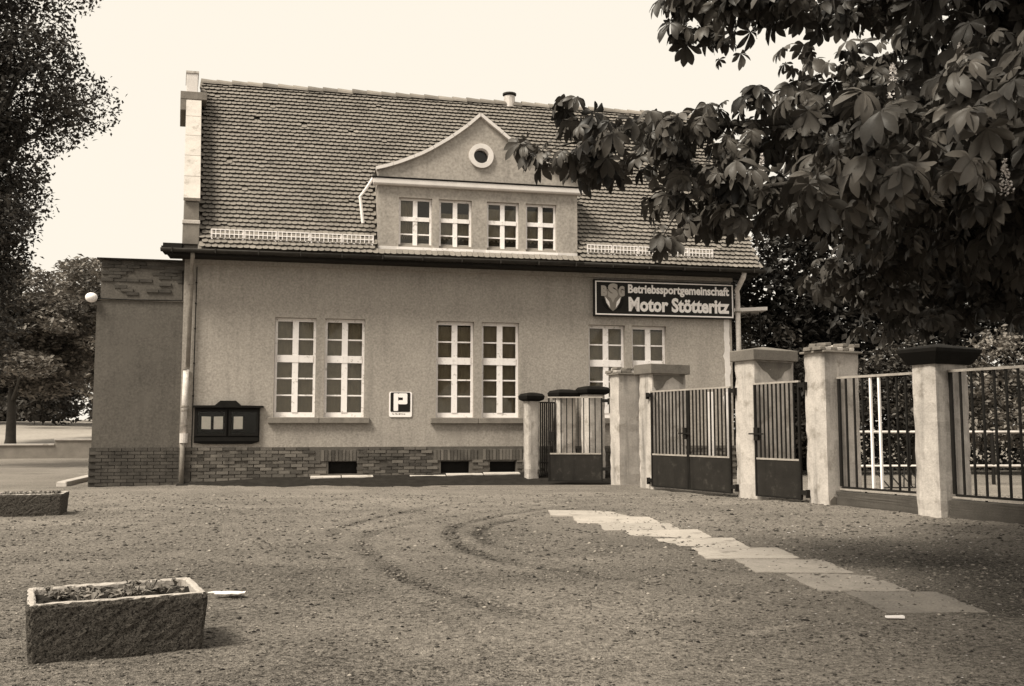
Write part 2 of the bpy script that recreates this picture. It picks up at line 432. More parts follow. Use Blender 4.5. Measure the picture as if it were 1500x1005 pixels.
# loose grit and clods on the forecourt
def pebbles(n, name, m, ymin, ymax, smin, smax, flat, xlim=None, label=None, cat=None, shade_fn=None):
    u = rng.random(n)
    y = ymin * (ymax / ymin) ** (u ** 0.85)
    half = y * 0.56 + 0.3
    x = (rng.random(n) * 2 - 1) * half
    if xlim: x = xlim[0] + (xlim[1] - xlim[0]) * rng.random(n)
    s = smin + (smax - smin) * rng.random(n) ** 3
    s = s * np.clip(y / 7.0, 0.7, 1.6)
    z = (0.035 * vnoise(x * 0.45, y * 0.45, 1) + 0.022 * vnoise(x * 1.7, y * 1.7, 2) + 0.014 * vnoise(x * 5.5, y * 5.5, 3) + 0.012 * vnoise(x * 12, y * 12, 4)) * path_flat(x, y)
    base = np.array([(1, 0, 0), (0, 1, 0), (-1, 0, 0), (0, -1, 0), (0, 0, 1), (0, 0, -1)], float)
    V = base[None] * (0.6 + 0.8 * rng.random((n, 6, 1)))
    V[:, :, 2] *= flat
    a = rng.random(n) * 6.283
    ca, sa = np.cos(a)[:, None], np.sin(a)[:, None]
    X = V[:, :, 0] * ca - V[:, :, 1] * sa; Y = V[:, :, 0] * sa + V[:, :, 1] * ca
    V = np.stack([X * 1.3, Y, V[:, :, 2]], -1) * s[:, None, None] + np.stack([x, y, z + 0.002], -1)[:, None, :]
    F = np.array([(0, 1, 4), (1, 2, 4), (2, 3, 4), (3, 0, 4), (1, 0, 5), (2, 1, 5), (3, 2, 5), (0, 3, 5)])
    F = (F[None] + (np.arange(n) * 6)[:, None, None]).reshape(-1, 3)
    sh = np.repeat((rng.random(n) * 2 - 1) if shade_fn is None else shade_fn(n), 8)
    o = obj(name, np_mesh(name, V.reshape(-1, 3), F, shade=sh), m)
    return tag(o, label, cat, kind='stuff')
pebbles(34000, 'gravel', 'pebble', 3.0, 18.0, 0.003, 0.017, 0.6, label='loose grit and small clods scattered over the forecourt', cat='gravel', shade_fn=lambda n: np.where(rng.random(n) < .07, rng.random(n), -rng.random(n) * 1.1))
pebbles(420, 'fallen_petals', 'petal', 3.6, 12.0, 0.004, 0.012, 0.2, xlim=(1.6, 5.2), label='small white fallen blossom petals under the chestnut tree', cat='petals')

# soil bank along the foot of the house
def soil_bank():
    nxs, nys = 90, 14
    X = np.linspace(-0.2, 9.6, nxs); T = np.linspace(0, 1, nys)
    V = []
    for t in T:
        for x in X:
            wdt = np.interp(x, (0, 1.6, 7, 9.6), (0.75, 1.05, 1.55, 1.8)) + 0.12 * float(vnoise(np.array([x * 1.5]), np.array([0.3]), 5)[0])
            hh = np.interp(x, (-0.2, 0.4, 1.6, 7, 9.6), (0.03, 0.06, 0.14, 0.2, 0.2))
            z = hh * (1 - t) ** 1.3 - 0.035 * t + 0.02 + 0.025 * float(vnoise(np.array([x * 5]), np.array([t * 6]), 6)[0]) * (1 - t)
            V.append(hw(x, -wdt * t + 0.02, z))
    I = np.arange(nxs * nys).reshape(nys, nxs)
    F = np.stack([I[:-1, :-1], I[1:, :-1], I[1:, 1:], I[:-1, 1:]], -1).reshape(-1, 4)
    o = obj('soil_bank', np_mesh('soil_bank', V, F, smooth=True), 'soil')
    tag(o, 'low bank of dark bare soil along the foot of the house', 'soil', kind='structure')
    for (x0, x1, z) in ((2.55, 3.2, 0.135), (3.22, 3.9, 0.14), (4.7, 5.5, 0.14), (5.52, 6.35, 0.16), (6.37, 7.2, 0.175)):
        b = MB()
        P = [hw(x0, -0.22, z - 0.05), hw(x1, -0.22, z - 0.05), hw(x1, -0.02, z - 0.03), hw(x0, -0.02, z - 0.03)]
        b.hexa(P, [p + np.array((0, 0, 0.075)) for p in P])
        b.build('edging_stone', 'stone', o, bevel=0.012)
soil_bank()

# paving slabs
def path():
    root = empty('path'); tag(root, 'diagonal strip of pale worn concrete slabs crossing the forecourt', 'path', kind='structure')
    yb = [14.2, 13.2, 12.3, 11.45, 10.6, 9.75, 8.95, 8.1, 7.2, 6.35]
    Ly = [6.35, 7.11, 7.77, 8.93, 9.78, 10.89, 12.03, 14.22]; Lx = [2.62, 2.44, 2.31, 2.0, 1.73, 1.44, 1.11, 0.44]
    Ry = [6.4, 7.22, 8.13, 9.02, 9.78, 11.71, 12.75, 13.99]; Rx = [3.31, 3.04, 2.98, 2.84, 2.57, 2.09, 1.95, 1.58]
    for i in range(len(yb) - 1):
        y0, y1 = yb[i + 1], yb[i]; ym = (y0 + y1) / 2
        xl, xr = float(np.interp(ym, Ly, Lx)), float(np.interp(ym, Ry, Rx))
        sk = -0.13
        zt = 0.007 + rnd.uniform(-0.003, 0.004) - (0.005 if i > 6 else 0)
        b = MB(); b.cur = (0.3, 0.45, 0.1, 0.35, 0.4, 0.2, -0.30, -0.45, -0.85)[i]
        g_ = 0.02
        ring = [(xl - sk * -0.5, y0 + g_), (xr - sk * -0.5, y0 + g_ + rnd.uniform(-.02, .02)), (xr + sk * 0.5, y1 - g_), (xl + sk * 0.5, y1 - g_ + rnd.uniform(-.02, .02))]
        # subdivide the outline with small chips
        pts = []
        for a in range(4):
            p, q = np.array(ring[a]), np.array(ring[(a + 1) % 4])
            for t in np.linspace(0, 1, 9)[:-1]:
                c = p + (q - p) * t
                if t > 0: c = c + np.array((rnd.gauss(0, .009), rnd.gauss(0, .007)))
                pts.append(c)
        k = len(pts)
        tx, ty = rnd.gauss(0, .010), rnd.gauss(0, .008); cxm, cym = (xl + xr) / 2, ym
        vs = [(p[0], p[1], -0.04) for p in pts] + [(p[0], p[1], zt + tx * (p[0] - cxm) + ty * (p[1] - cym)) for p in pts]
        b.add(vs, [tuple(range(k - 1, -1, -1)), tuple(range(k, 2 * k))] + [(j, (j + 1) % k, k + (j + 1) % k, k + j) for j in range(k)])
        b.build('slab', 'slab', root, shade=True)
path()

# ------------------------------------------------------------------ clubhouse
house = empty('clubhouse', tuple(HP), PHI)
tag(house, 'roughcast single-storey clubhouse with steep tiled roof, brick plinth and curved gable dormer', 'house')
TAN = math.tan(R(56)); EY, EZ = -0.5, 5.03
def roof_z(y): return EZ + TAN * (y - EY)
RIDGE_Y = 2.68; RIDGE_Z = roof_z(RIDGE_Y)
SH = -0.13                                        # the gable is not quite square to the front
XL = lambda y: 0.10 + SH * (y + 0.33)
XR = 13.05
HX0, HX1 = -0.2, 12.51

def wall_holes(b, x0, x1, z0, z1, holes, y, rev):
    X = sorted({x0, x1} | {h[0] for h in holes} | {h[1] for h in holes})
    Z = sorted({z0, z1} | {h[2] for h in holes} | {h[3] for h in holes})
    for i in range(len(X) - 1):
        for j in range(len(Z) - 1):
            cx, cz = (X[i] + X[i + 1]) / 2, (Z[j] + Z[j + 1]) / 2
            if any(h[0] < cx < h[1] and h[2] < cz < h[3] for h in holes): continue
            b.add([(X[i], y, Z[j]), (X[i + 1], y, Z[j]), (X[i + 1], y, Z[j + 1]), (X[i], y, Z[j + 1])], [(0, 1, 2, 3)])
    for (a, c, d, e) in holes:
        q = y + rev
        b.add([(a, y, d), (a, q, d), (a, q, e), (a, y, e)], [(0, 1, 2, 3)])
        b.add([(c, y, d), (c, y, e), (c, q, e), (c, q, d)], [(0, 1, 2, 3)])
        b.add([(a, y, e), (a, q, e), (c, q, e), (c, y, e)], [(0, 1, 2, 3)])
        b.add([(a, y, d), (c, y, d), (c, q, d), (a, q, d)], [(0, 1, 2, 3)])

WIN = [(1.73, 2.62), (2.81, 3.69), (5.29, 6.16), (6.34, 7.22), (8.89, 9.79), (9.96, 10.83)]
WZ0, WZ1 = 1.45, 3.64
b = MB()
wall_holes(b, HX0, HX1, 0.80, 4.95, [(a, c, WZ0, WZ1) for a, c in WIN], 0.0, 0.25)
DEP = 5.9
b.add([(HX1, 0, 0.0), (HX1, DEP, 0.0), (HX1, DEP, 4.95), (HX1, 0, 4.95)], [(0, 1, 2, 3)])
b.add([(HX1, DEP, 0), (HX0, DEP, 0), (HX0, DEP, 4.95), (HX1, DEP, 4.95)], [(0, 1, 2, 3)])
b.add([(HX0, 0, 0), (HX0, 0, 4.95), (HX0, DEP, 4.95), (HX0, DEP, 0)], [(0, 1, 2, 3)])
# right gable triangle
b.add([(HX1, 0, 4.95), (HX1, DEP, 4.95), (HX1, RIDGE_Y, RIDGE_Z - 0.15)], [(0, 1, 2)])
b.build('wall', 'plaster', house)
b = MB(); b.box(0.0, 12.3, 1.6, 1.65, 0, 4.9); b.box(0.0, 12.3, 0.3, 1.6, 4.86, 4.9)
b.build('inner_wall', 'interior', house)

# brick plinth: backing with vents, single bricks
VENTS = [(2.93, 3.56, 0.21, 0.48), (5.41, 6.06, 0.20, 0.47), (6.53, 7.14, 0.21, 0.46)]
b = MB(); wall_holes(b, HX0, HX1 + 0.02, -0.1, 0.80, VENTS, -0.02, 0.3)
b.add([(HX0, -0.02, 0.80), (HX1 + .02, -0.02, 0.80), (HX1 + .02, 0.0, 0.80), (HX0, 0.0, 0.80)], [(0, 1, 2, 3)])
pl = b.build('plinth', 'mortar', house)
for (a, c, d, e) in VENTS:
    b = MB(); b.box(a + .003, c - .003, 0.12, 0.14, d + .003, e - .003); b.build('vent', 'black_paint', house)
BR = []
for i in range(6):
    q = MB(); q.cur = -1 + 0.4 * i
    w_ = 0.245; h_ = 0.063; d_ = 0.05
    q.hexa([(0.004, 0.004, 0), (w_ - .004, 0.004, 0), (w_, d_, 0), (0, d_, 0)], [(0.004, 0.004, h_), (w_ - .004, 0.004, h_), (w_, d_, h_), (0, d_, h_)])
    me = q.mesh('brick', shade=True); me.materials.append(M['brick']); BR.append(me)
nb = 0; rest = MB()
for row in range(11):
    z = 0.008 + row * 0.0725
    x = HX0 + (0.13 if row % 2 else 0.0) - 0.125
    while x < HX1 - 0.1:
        cx = x + 0.12
        inv = any(v[0] - .10 < cx < v[1] + .10 and v[2] - .05 < z + .03 < v[3] + .03 for v in VENTS)
        sold = any(v[0] - .30 < cx < v[1] + .06 and .49 < z < .74 for v in VENTS)
        if not inv and not sold and x >= HX0 - 0.01:
            y = -0.034 - rnd.uniform(0, 0.020)
            if rnd.random() < 0.07: y += 0.03
            if nb < 260 and x < 7.3 and (z > 0.12 or x < 2):
                o = bpy.data.objects.new('brick', BR[rnd.randrange(6)]); link(o, pl)
                o.location = (x, y, z + rnd.uniform(-.003, .003)); o.rotation_euler = (0, 0, rnd.uniform(-.012, .012)); nb += 1
            else:
                rest.cur = rnd.uniform(-1, 1); rest.box(x, x + .245, y, y + .05, z, z + .063)
        x += 0.258
for v in VENTS:
    xx = v[0] - .16
    while xx < v[1] + .13:
        o = bpy.data.objects.new('brick', BR[rnd.randrange(6)]); link(o, pl)
        o.location = (xx + .066, -0.036 - rnd.uniform(0, .016), .492 + rnd.uniform(-.005, .005)); o.rotation_euler = (0, -math.pi / 2, 0); xx += .0765
tag(rest.build('brickwork', 'brick', pl, shade=True), kind='stuff')

# windows
def window(name, x0, x1, z0, z1, y, bars, rails, mull, stile, curtain, parent=house):
    """bars: list of (z0,z1) horizontals (muntins and transom); rails: (bottom, top)"""
    xm = (x0 + x1) / 2
    f = MB(); yb = y + 0.05
    f.box(x0 + .003, x0 + stile, y, yb, z0 + .003, z1 - .003); f.box(x1 - stile, x1 - .003, y, yb, z0 + .003, z1 - .003)
    f.box(x0 + stile, x1 - stile, y + .002, yb, z0 + .003, z0 + rails[0]); f.box(x0 + stile, x1 - stile, y + .002, yb, z1 - rails[1], z1 - .003)
    f.box(xm - mull / 2, xm + mull / 2, y - .012, yb, z0 + rails[0], z1 - rails[1])
    rows = []; last = z0 + rails[0]
    for (a, c) in sorted(bars):
        big = (c - a) > 0.07
        yy = y - .016 if big else y + .006
        for (u, v) in ((x0 + stile, xm - mull / 2), (xm + mull / 2, x1 - stile)):
            f.box(u, v, yy + (0.0 if not big else .002), yb, a, c)
        if big: f.box(xm - mull / 2 - .01, xm + mull / 2 + .01, yy - .006, y - .0125, a, c)
        rows.append((last, a)); last = c
    rows.append((last, z1 - rails[1]))
    w = f.build(name, 'white_paint', parent)
    for (a, c) in rows:
        for (u, v) in ((x0 + stile, xm - mull / 2), (xm + mull / 2, x1 - stile)):
            p = MB(); tl = rnd.uniform(-.003, .003); t2 = rnd.uniform(-.003, .003)
            p.hexa([(u, y + .026 + tl, a), (v, y + .026 + t2, a), (v, y + .03 + t2, a), (u, y + .03 + tl, a)], [(u, y + .026 - tl, c), (v, y + .026 - t2, c), (v, y + .03 - t2, c), (u, y + .03 - tl, c)])
            p.build('pane', 'glass', w)
    for (u, v, a, c, m) in curtain:
        n = 26; q = MB(); vs = []
        for i in range(n + 1):
            xx = u + (v - u) * i / n; dy = 0.022 * math.sin(i * 1.55 + u * 9) + rnd.uniform(-.006, .006)
            vs += [(xx, y + .12 + dy, a), (xx, y + .12 + dy * .7, c)]
        q.add(vs, [(2 * i, 2 * i + 2, 2 * i + 3, 2 * i + 1) for i in range(n)])
        q.build('curtain', m, w, smooth=True)
    return w
BARS = [(1.918, 1.95), (2.29, 2.322), (2.66, 2.82), (3.16, 3.192)]
for i, (a, c) in enumerate(WIN):
    cu = [(a + .02, c - .02, WZ0 + .02, 3.62 - .04 * (i % 3), 'curtain')]
    if i == 1: cu.append((c - .3, c - .16, WZ0 + .03, 2.75, 'curtain_white'))
    window('window', a, c, WZ0, WZ1, 0.12, BARS, (0.11, 0.075), 0.13, 0.058, cu)
for (a, c) in ((1.62, 3.81), (5.17, 7.34), (8.77, 10.95)):
    s_ = MB(); s_.box(a, (a + c) / 2 - .004, -0.09, 0.06, 1.315, 1.445); s_.box((a + c) / 2 + .004, c, -0.088, 0.06, 1.317, 1.445)
    s_.build('window_sill', 'stone_dark', house, bevel=0.012)

# eaves: soffit, cornice, gutter
b = MB(); b.box(-0.5, XR - 0.05, -0.5, 0.0, 4.86, 4.93); b.build('eaves', 'dark_wood', house)
b = MB(); b.box(-0.03, HX1 + .02, -0.06, 0.0, 4.76, 4.859); b.build('cornice', 'plaster', house)
b = MB()
ng = 10
for (x0, x1) in ((-0.62, 4.0), (4.0, 8.6), (8.6, 13.12)):
    vs = []
    for x in (x0 + .004, x1 - .004):
        for r_ in (0.075, 0.062):
            for i in range(ng + 1):
                t = math.pi + math.pi * i / ng
                vs.append((x, -0.58 + r_ * math.cos(t), 4.99 + 0.012 * math.sin(x * .9) + r_ * math.sin(t)))
    k = ng + 1; fs = []
    for i in range(ng):
        fs.append((i, i + 1, 2 * k + i + 1, 2 * k + i)); fs.append((k + i, 3 * k + i, 3 * k + i + 1, k + i + 1))
    fs += [(0, 2 * k, 3 * k, k), (k - 1, 2 * k - 1, 4 * k - 1, 3 * k - 1)]
    fs += [(i, k + i, k + i + 1, i + 1) for i in range(ng)] + [(2 * k + i, 2 * k + i + 1, 3 * k + i + 1, 3 * k + i) for i in range(ng)]
    b.add(vs, fs)
gut = b.build('gutter', 'gutter', house, smooth=True)
for i in range(16):
    q = MB(); x = -0.4 + i * 0.88; q.box(x, x + .025, -0.665, -0.5, 4.905, 4.912); q.box(x, x + .025, -0.67, -0.66, 4.905, 5.0)
    q.build('gutter_bracket', 'gutter', gut)

# roof
rb = MB()
yl, yr = EY, RIDGE_Y
back_y = DEP + 0.5
def deck(x0f, x1, y0, y1, dz):
    pass
rb.add([(XL(EY), EY, EZ - .06), (XR, EY, EZ - .06), (XR, RIDGE_Y, RIDGE_Z - .06), (XL(RIDGE_Y), RIDGE_Y, RIDGE_Z - .06),
        (XL(EY), EY, EZ - .12), (XR, EY, EZ - .12), (XR, RIDGE_Y, RIDGE_Z - .14), (XL(RIDGE_Y), RIDGE_Y, RIDGE_Z - .14)],
       [(0, 1, 2, 3), (7, 6, 5, 4), (0, 4, 5, 1), (1, 5, 6, 2), (3, 7, 4, 0)])
rb.add([(XL(RIDGE_Y), RIDGE_Y, RIDGE_Z), (XR, RIDGE_Y, RIDGE_Z), (XR, back_y, EZ - .1), (XL(RIDGE_Y), back_y, EZ - .1)], [(0, 1, 2, 3)])
roof = rb.build('roof', 'tile', house)
# plain tiles
TW, ROWS = 0.131, 43
slope = math.hypot(RIDGE_Y - EY, RIDGE_Z - EZ); step = slope / ROWS
dx = np.array((1.0, 0, 0)); du = np.array((0, math.cos(R(56)), math.sin(R(56)))); dn = np.array((0, -math.sin(R(56)), math.cos(R(56))))
def tile_verts(w, ln, th):
    pts = [(-w / 2, 0.035), (-w * .36, 0.012), (-w * .15, 0.0), (w * .15, 0.0), (w * .36, 0.012), (w / 2, 0.035), (w / 2, ln), (-w / 2, ln)]
    return pts
# local tile: x, u (up slope), n; tail lifted by th
TP = tile_verts(TW - .006, step * 1.55, 0.016)
def tile_solid():
    vs, k = [], len(TP)
    for lift in (0.0, 0.015):
        for (x, u) in TP:
            vs.append((x, u, lift + 0.064 * (1 - u / (step * 1.55))))
    fs = [tuple(range(k, 2 * k))] + [(i, i + 1, k + i + 1, k + i) for i in range(5)] + [(5, 6, k + 6, k + 5), (7, 0, k, k + 7)]
    return vs, fs
TVS, TFS = tile_solid()
TM = []
for i in range(8):
    q = MB(); q.cur = -1 + 2 * i / 7
    q.add([tuple(dx * x + du * u + dn * n_) for x, u, n_ in TVS], TFS)
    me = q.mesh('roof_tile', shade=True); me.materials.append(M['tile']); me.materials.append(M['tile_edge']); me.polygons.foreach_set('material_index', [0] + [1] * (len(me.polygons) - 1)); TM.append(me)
# dormer footprint to leave free
DX0, DX1, DY = 3.92, 8.53, -0.35
def dormer_z(x):
    px = [3.80, 4.15, 4.52, 4.90, 5.23, 5.60, 5.93, 6.23, 6.67, 7.0, 7.28, 7.68, 8.07, 8.40, 8.70]
    pz = [6.99, 7.08, 7.23, 7.41, 7.60, 7.86, 8.12, 8.40, 8.05, 7.80, 7.60, 7.38, 7.19, 7.07, 7.01]
    return float(np.interp(x, px, pz))
tiles_rest = MB(); nt = 0
for r_ in range(ROWS):
    u0 = r_ * step - 0.03
    y = EY + u0 * du[1]; z = EZ + u0 * du[2]
    xs_ = XL(y) + TW / 2 + (TW / 2 if r_ % 2 else 0)
    x = xs_ + 0.01
    wob = rnd.uniform(-.004, .004)
    while x < XR:
        inside = DX0 - 0.02 < x < DX1 + 0.02 and y > DY - 0.12 and z < dormer_z(x) - 0.10
        if not inside:
            p = np.array((x, y, z)) + du * (wob + rnd.gauss(0, .005 if rnd.random() > .02 else .035)) + dn * rnd.uniform(-.002, .004)
            sh = max(-1, min(1, rnd.gauss(0, .40))) if rnd.random() > .015 else rnd.choice((-2.5, 2.0))
            if r_ < 5 and nt < 300:
                o = bpy.data.objects.new('roof_tile', TM[max(0, min(7, int((sh + 1) * 3.99)))]); link(o, roof); o.location = tuple(p)
                o.rotation_euler = (0, 0, rnd.gauss(0, .006)); nt += 1
            else:
                tiles_rest.cur = sh
                rr = rnd.gauss(0, .012)
                tiles_rest.add([tuple(p + dx * (a - rr * u) + du * (u + rr * a) + dn * n_) for a, u, n_ in TVS], TFS)
        x += TW
tc = tiles_rest.build('tile_courses', 'tile', roof, shade=True); tag(tc, kind='stuff')
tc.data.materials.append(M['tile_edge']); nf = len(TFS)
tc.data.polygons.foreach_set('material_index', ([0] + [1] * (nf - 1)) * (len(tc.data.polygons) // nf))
# ridge tiles
x = XL(RIDGE_Y) + 0.02; i = 0
while x < XR - 0.1:
    q = MB(); q.cur = rnd.uniform(-1, 1); n = 8; L = 0.37; vs = []
    r0, r1 = 0.145 + rnd.uniform(-.004, .004), 0.125
    zt = rnd.uniform(-.008, .008)
    for (xx, r_, th) in ((0, r0, 0), (L + .04, r1, 0), (L + .04, r1 - .018, 0), (0, r0 - .018, 0)):
        for j in range(n + 1):
            t = math.pi * j / n
            vs.append((xx, -r_ * math.cos(t) * 0.95, r_ * math.sin(t) * 1.0 - 0.06 + zt + (0.012 if xx == 0 else 0)))
    k = n + 1; fs = []
    for a in range(4):
        c = (a + 1) % 4
        fs += [(a * k + j, c * k + j, c * k + j + 1, a * k + j + 1) for j in range(n)]
    q.add(vs, fs)
    o = q.build('ridge_tile', 'ridge_tile', roof, shade=True); o.location = (x, RIDGE_Y, RIDGE_Z + 0.03)
    x += L; i += 1
# mortar bed under the ridge
q = MB(); q.prism_x([(RIDGE_Y - .15, RIDGE_Z - .17), (RIDGE_Y + .15, RIDGE_Z - .17), (RIDGE_Y, RIDGE_Z + .05)], XL(RIDGE_Y), XR)
q.build('ridge_mortar', 'tile', roof)
# vent pot on the ridge
q = MB(); cx_, cz_ = 7.55, RIDGE_Z + 0.08
q.tube([(cx_, RIDGE_Y, cz_ - .15), (cx_, RIDGE_Y, cz_ + .16)], 0.15, 14); vp = q.build('ridge_vent', 'pipe_light', roof, smooth=False)
q = MB(); q.tube([(cx_, RIDGE_Y, cz_ + .195), (cx_, RIDGE_Y, cz_ + .235), (cx_, RIDGE_Y, cz_ + .25)], [0.185, 0.185, 0.12], 14)
for k in range(6):
    t = k * math.pi / 3; q.box(cx_ + .13 * math.cos(t) - .012, cx_ + .13 * math.cos(t) + .012, RIDGE_Y + .13 * math.sin(t) - .012, RIDGE_Y + .13 * math.sin(t) + .012, cz_ + .15, cz_ + .20)
q.build('vent_cap', 'gutter', roof)

# snow guards
def guard(x0, L):
    q = MB(); y = -0.40; z = roof_z(y) + 0.095; h = 0.19
    zz = lambda t: z + h * t
    n = max(3, int(round(L / 0.095)))
    for t in (0.0, 0.5, 1.0): q.box(x0 + .01, x0 + L - .01, y - .006, y + .006, zz(t) - .011, zz(t) + .011)
    for i in range(n + 1):
        xx = x0 + .012 + (L - .024) * i / n; q.box(xx - .009, xx + .009, y - .008, y - .0065, zz(0) - .01, zz(1) + .01)
    for xx in (x0 + .03, x0 + L - .03):
        q.box(xx - .012, xx + .012, y + .007, y + .02, zz(0) - .12, zz(1)); q.box(xx - .012, xx + .012, y - .02, y + .2, zz(0) - .03, zz(0) - .015)
    q.build('snow_guard', 'white_metal', house)
for i in range(5): guard(0.36 + i * 0.695, 0.69)
for i in range(5): guard(8.74 + i * 0.63, 0.625)

# raised gable parapet with stone coping
prof = [(-0.33, 5.05), (-0.33, 6.04), (1.66, 8.86), (2.9, 9.0), (3.4, 8.6), (5.9, 5.05), (5.9, 4.9), (-0.33, 4.9)]
q = MB(); q.prism_x(prof, -0.20, 0.10, SH, -0.33); par = q.build('gable_parapet', 'stone_dark', house)
cs = 5
for i in range(cs):
    t0, t1 = i / cs, (i + 1) / cs
    A = np.array((-0.37, 6.06)); B = np.array((1.70, 8.96)); d = (B - A) / np.linalg.norm(B - A); nn = np.array((-d[1], d[0]))
    p0, p1 = A + (B - A) * t0 + d * .004, A + (B - A) * t1 - d * .004
    q = MB(); q.prism_x([tuple(p0), tuple(p1), tuple(p1 + nn * .09), tuple(p0 + nn * .09)], -0.225, 0.118, SH, -0.33); q.build('coping_stone', 'stone', par, bevel=0.008)
q = MB(); q.prism_x([(-0.42, 5.56), (-0.3, 5.56), (-0.3, 5.66), (-0.42, 5.64)], -0.235, 0.13, SH, -0.33); q.build('kneeler_cap', 'stone', par, bevel=0.01)
q = MB(); q.prism_x([(-0.40, 5.12), (-0.3, 5.12), (-0.3, 5.56), (-0.40, 5.56)], -0.225, 0.12, SH, -0.33); q.build('kneeler', 'stone_dark', par, bevel=0.01)
q = MB(); q.prism_x([(1.56, 8.95), (3.0, 8.95), (3.0, 9.14), (1.56, 9.14)], -0.36, 0.24, SH, -0.33); q.prism_x([(1.565, 8.68), (2.9, 8.68), (2.9, 8.95), (1.565, 8.95)], -0.355, -0.215, SH, -0.33)
q.build('apex_slab', 'stone_dark', par, bevel=0.01)
q = MB(); q.prism_x([(1.72, 9.14), (2.6, 9.14), (2.6, 9.64), (1.72, 9.64)], -0.235, 0.03, SH, -0.33); q.build('apex_block', 'light_plaster', par, bevel=0.015)
q = MB(); q.prism_x([(1.70, 9.64), (2.62, 9.64), (2.62, 9.69), (1.70, 9.69)], -0.25, 0.045, SH, -0.33); q.build('apex_cap', 'stone', par)
# eave stub beyond the parapet
q = MB(); q.box(-0.62, -0.21, -0.5, 0.05, 4.95, 5.05); q.box(-0.60, -0.21, -0.42, 0.1, 5.05, 5.13); q.build('eave_stub', 'dark_wood', house)

# dormer
DWIN = [(4.38, 5.13), (5.29, 6.04), (6.39, 7.14), (7.30, 8.03)]
DZ0, DZ1 = 5.25, 6.38
b = MB(); wall_holes(b, DX0, DX1, 5.12, 6.64, [(a, c, DZ0, DZ1) for a, c in DWIN], DY, 0.22)
# cheeks follow the main roof
for x, s_ in ((DX0, 1), (DX1, -1)):
    ye = (6.9 - EZ) / TAN + EY
    f_ = [(x, DY, 5.12), (x, DY, 6.9), (x, ye, 6.9)]
    b.add(f_, [(0, 1, 2)] if s_ > 0 else [(2, 1, 0)])
dm = b.build('dormer', 'dormer_plaster', house)
xsD = [3.86, 4.15, 4.52, 4.90, 5.23, 5.60, 5.93, 6.23, 6.67, 7.0, 7.28, 7.68, 8.07, 8.40, 8.62]
# gable front with round opening
def gable_front():
    b = MB(); OC = (6.25, 7.43); OR = 0.175; n = 48
    outer = []
    poly = [(3.90, 6.78)] + [(x, dormer_z(x) - .03) for x in xsD] + [(8.58, 6.78)]
    def cast(t):
        d = np.array((math.cos(t), math.sin(t))); best = 99
        for i in range(len(poly)):
            p, q2 = np.array(poly[i]), np.array(poly[(i + 1) % len(poly)])
            e = q2 - p; den = d[0] * e[1] - d[1] * e[0]
            if abs(den) < 1e-9: continue
            w = p - np.array(OC); tt = (w[0] * e[1] - w[1] * e[0]) / den; uu = (w[0] * d[1] - w[1] * d[0]) / den
            if tt > 0 and -1e-6 <= uu <= 1 + 1e-6: best = min(best, tt)
        return best
    angs = sorted(set([2 * math.pi * i / n for i in range(n)] + [math.atan2(p[1] - OC[1], p[0] - OC[0]) % (2 * math.pi) for p in poly]))
    k = len(angs); vs = []
    for t in angs:
        r2 = cast(t)
        vs += [(OC[0] + OR * math.cos(t), DY + .015, OC[1] + OR * math.sin(t)), (OC[0] + r2 * math.cos(t), DY + .015, OC[1] + r2 * math.sin(t)), (OC[0] + OR * math.cos(t), DY + .2, OC[1] + OR * math.sin(t))]
    fs = []
    for i in range(k):
        j = (i + 1) % k
        fs += [(3 * i, 3 * i + 1, 3 * j + 1, 3 * j), (3 * i, 3 * j, 3 * j + 2, 3 * i + 2)]
    b.add(vs, fs); b.build('gable', 'dormer_plaster', dm)
    # round frame and pane
    q = MB(); n = 32; vs = []
    for (r_, y) in ((0.285, DY + .02), (0.285, DY - .05), (0.175, DY - .05), (0.165, DY + .1)):
        vs += [(OC[0] + r_ * math.cos(2 * math.pi * i / n), y, OC[1] + r_ * math.sin(2 * math.pi * i / n)) for i in range(n)]
    q.add(vs, [(a * n + i, (a + 1) * n + i, (a + 1) * n + (i + 1) % n, a * n + (i + 1) % n) for a in range(3) for i in range(n)])
    q.build('round_frame', 'light_plaster', dm)
    q = MB(); q.add([(OC[0] + .17 * math.cos(2 * math.pi * i / n), DY + .10, OC[1] + .17 * math.sin(2 * math.pi * i / n)) for i in range(n)], [tuple(range(n))])
    q.build('round_pane', 'glass', dm)
    q = MB(); q.box(OC[0] - .3, OC[0] + .3, DY + .35, DY + .37, OC[1] - .3, OC[1] + .3); q.build('round_backing', 'interior', dm)
gable_front()
# cornice band
q = MB(); q.prism_x([(DY - .10, 6.635), (DY + .05, 6.635), (DY + .05, 6.79), (DY - .04, 6.79), (DY - .12, 6.765), (DY - .12, 6.66)], 3.80, 8.66); q.build('cornice', 'light_plaster', dm, bevel=0.006)
q = MB(); q.prism_x([(DY - .14, 6.79), (DY + .05, 6.79), (DY + .05, 6.83), (DY - .14, 6.802)], 3.78, 8.68); q.build('cornice_flashing', 'gutter', dm)
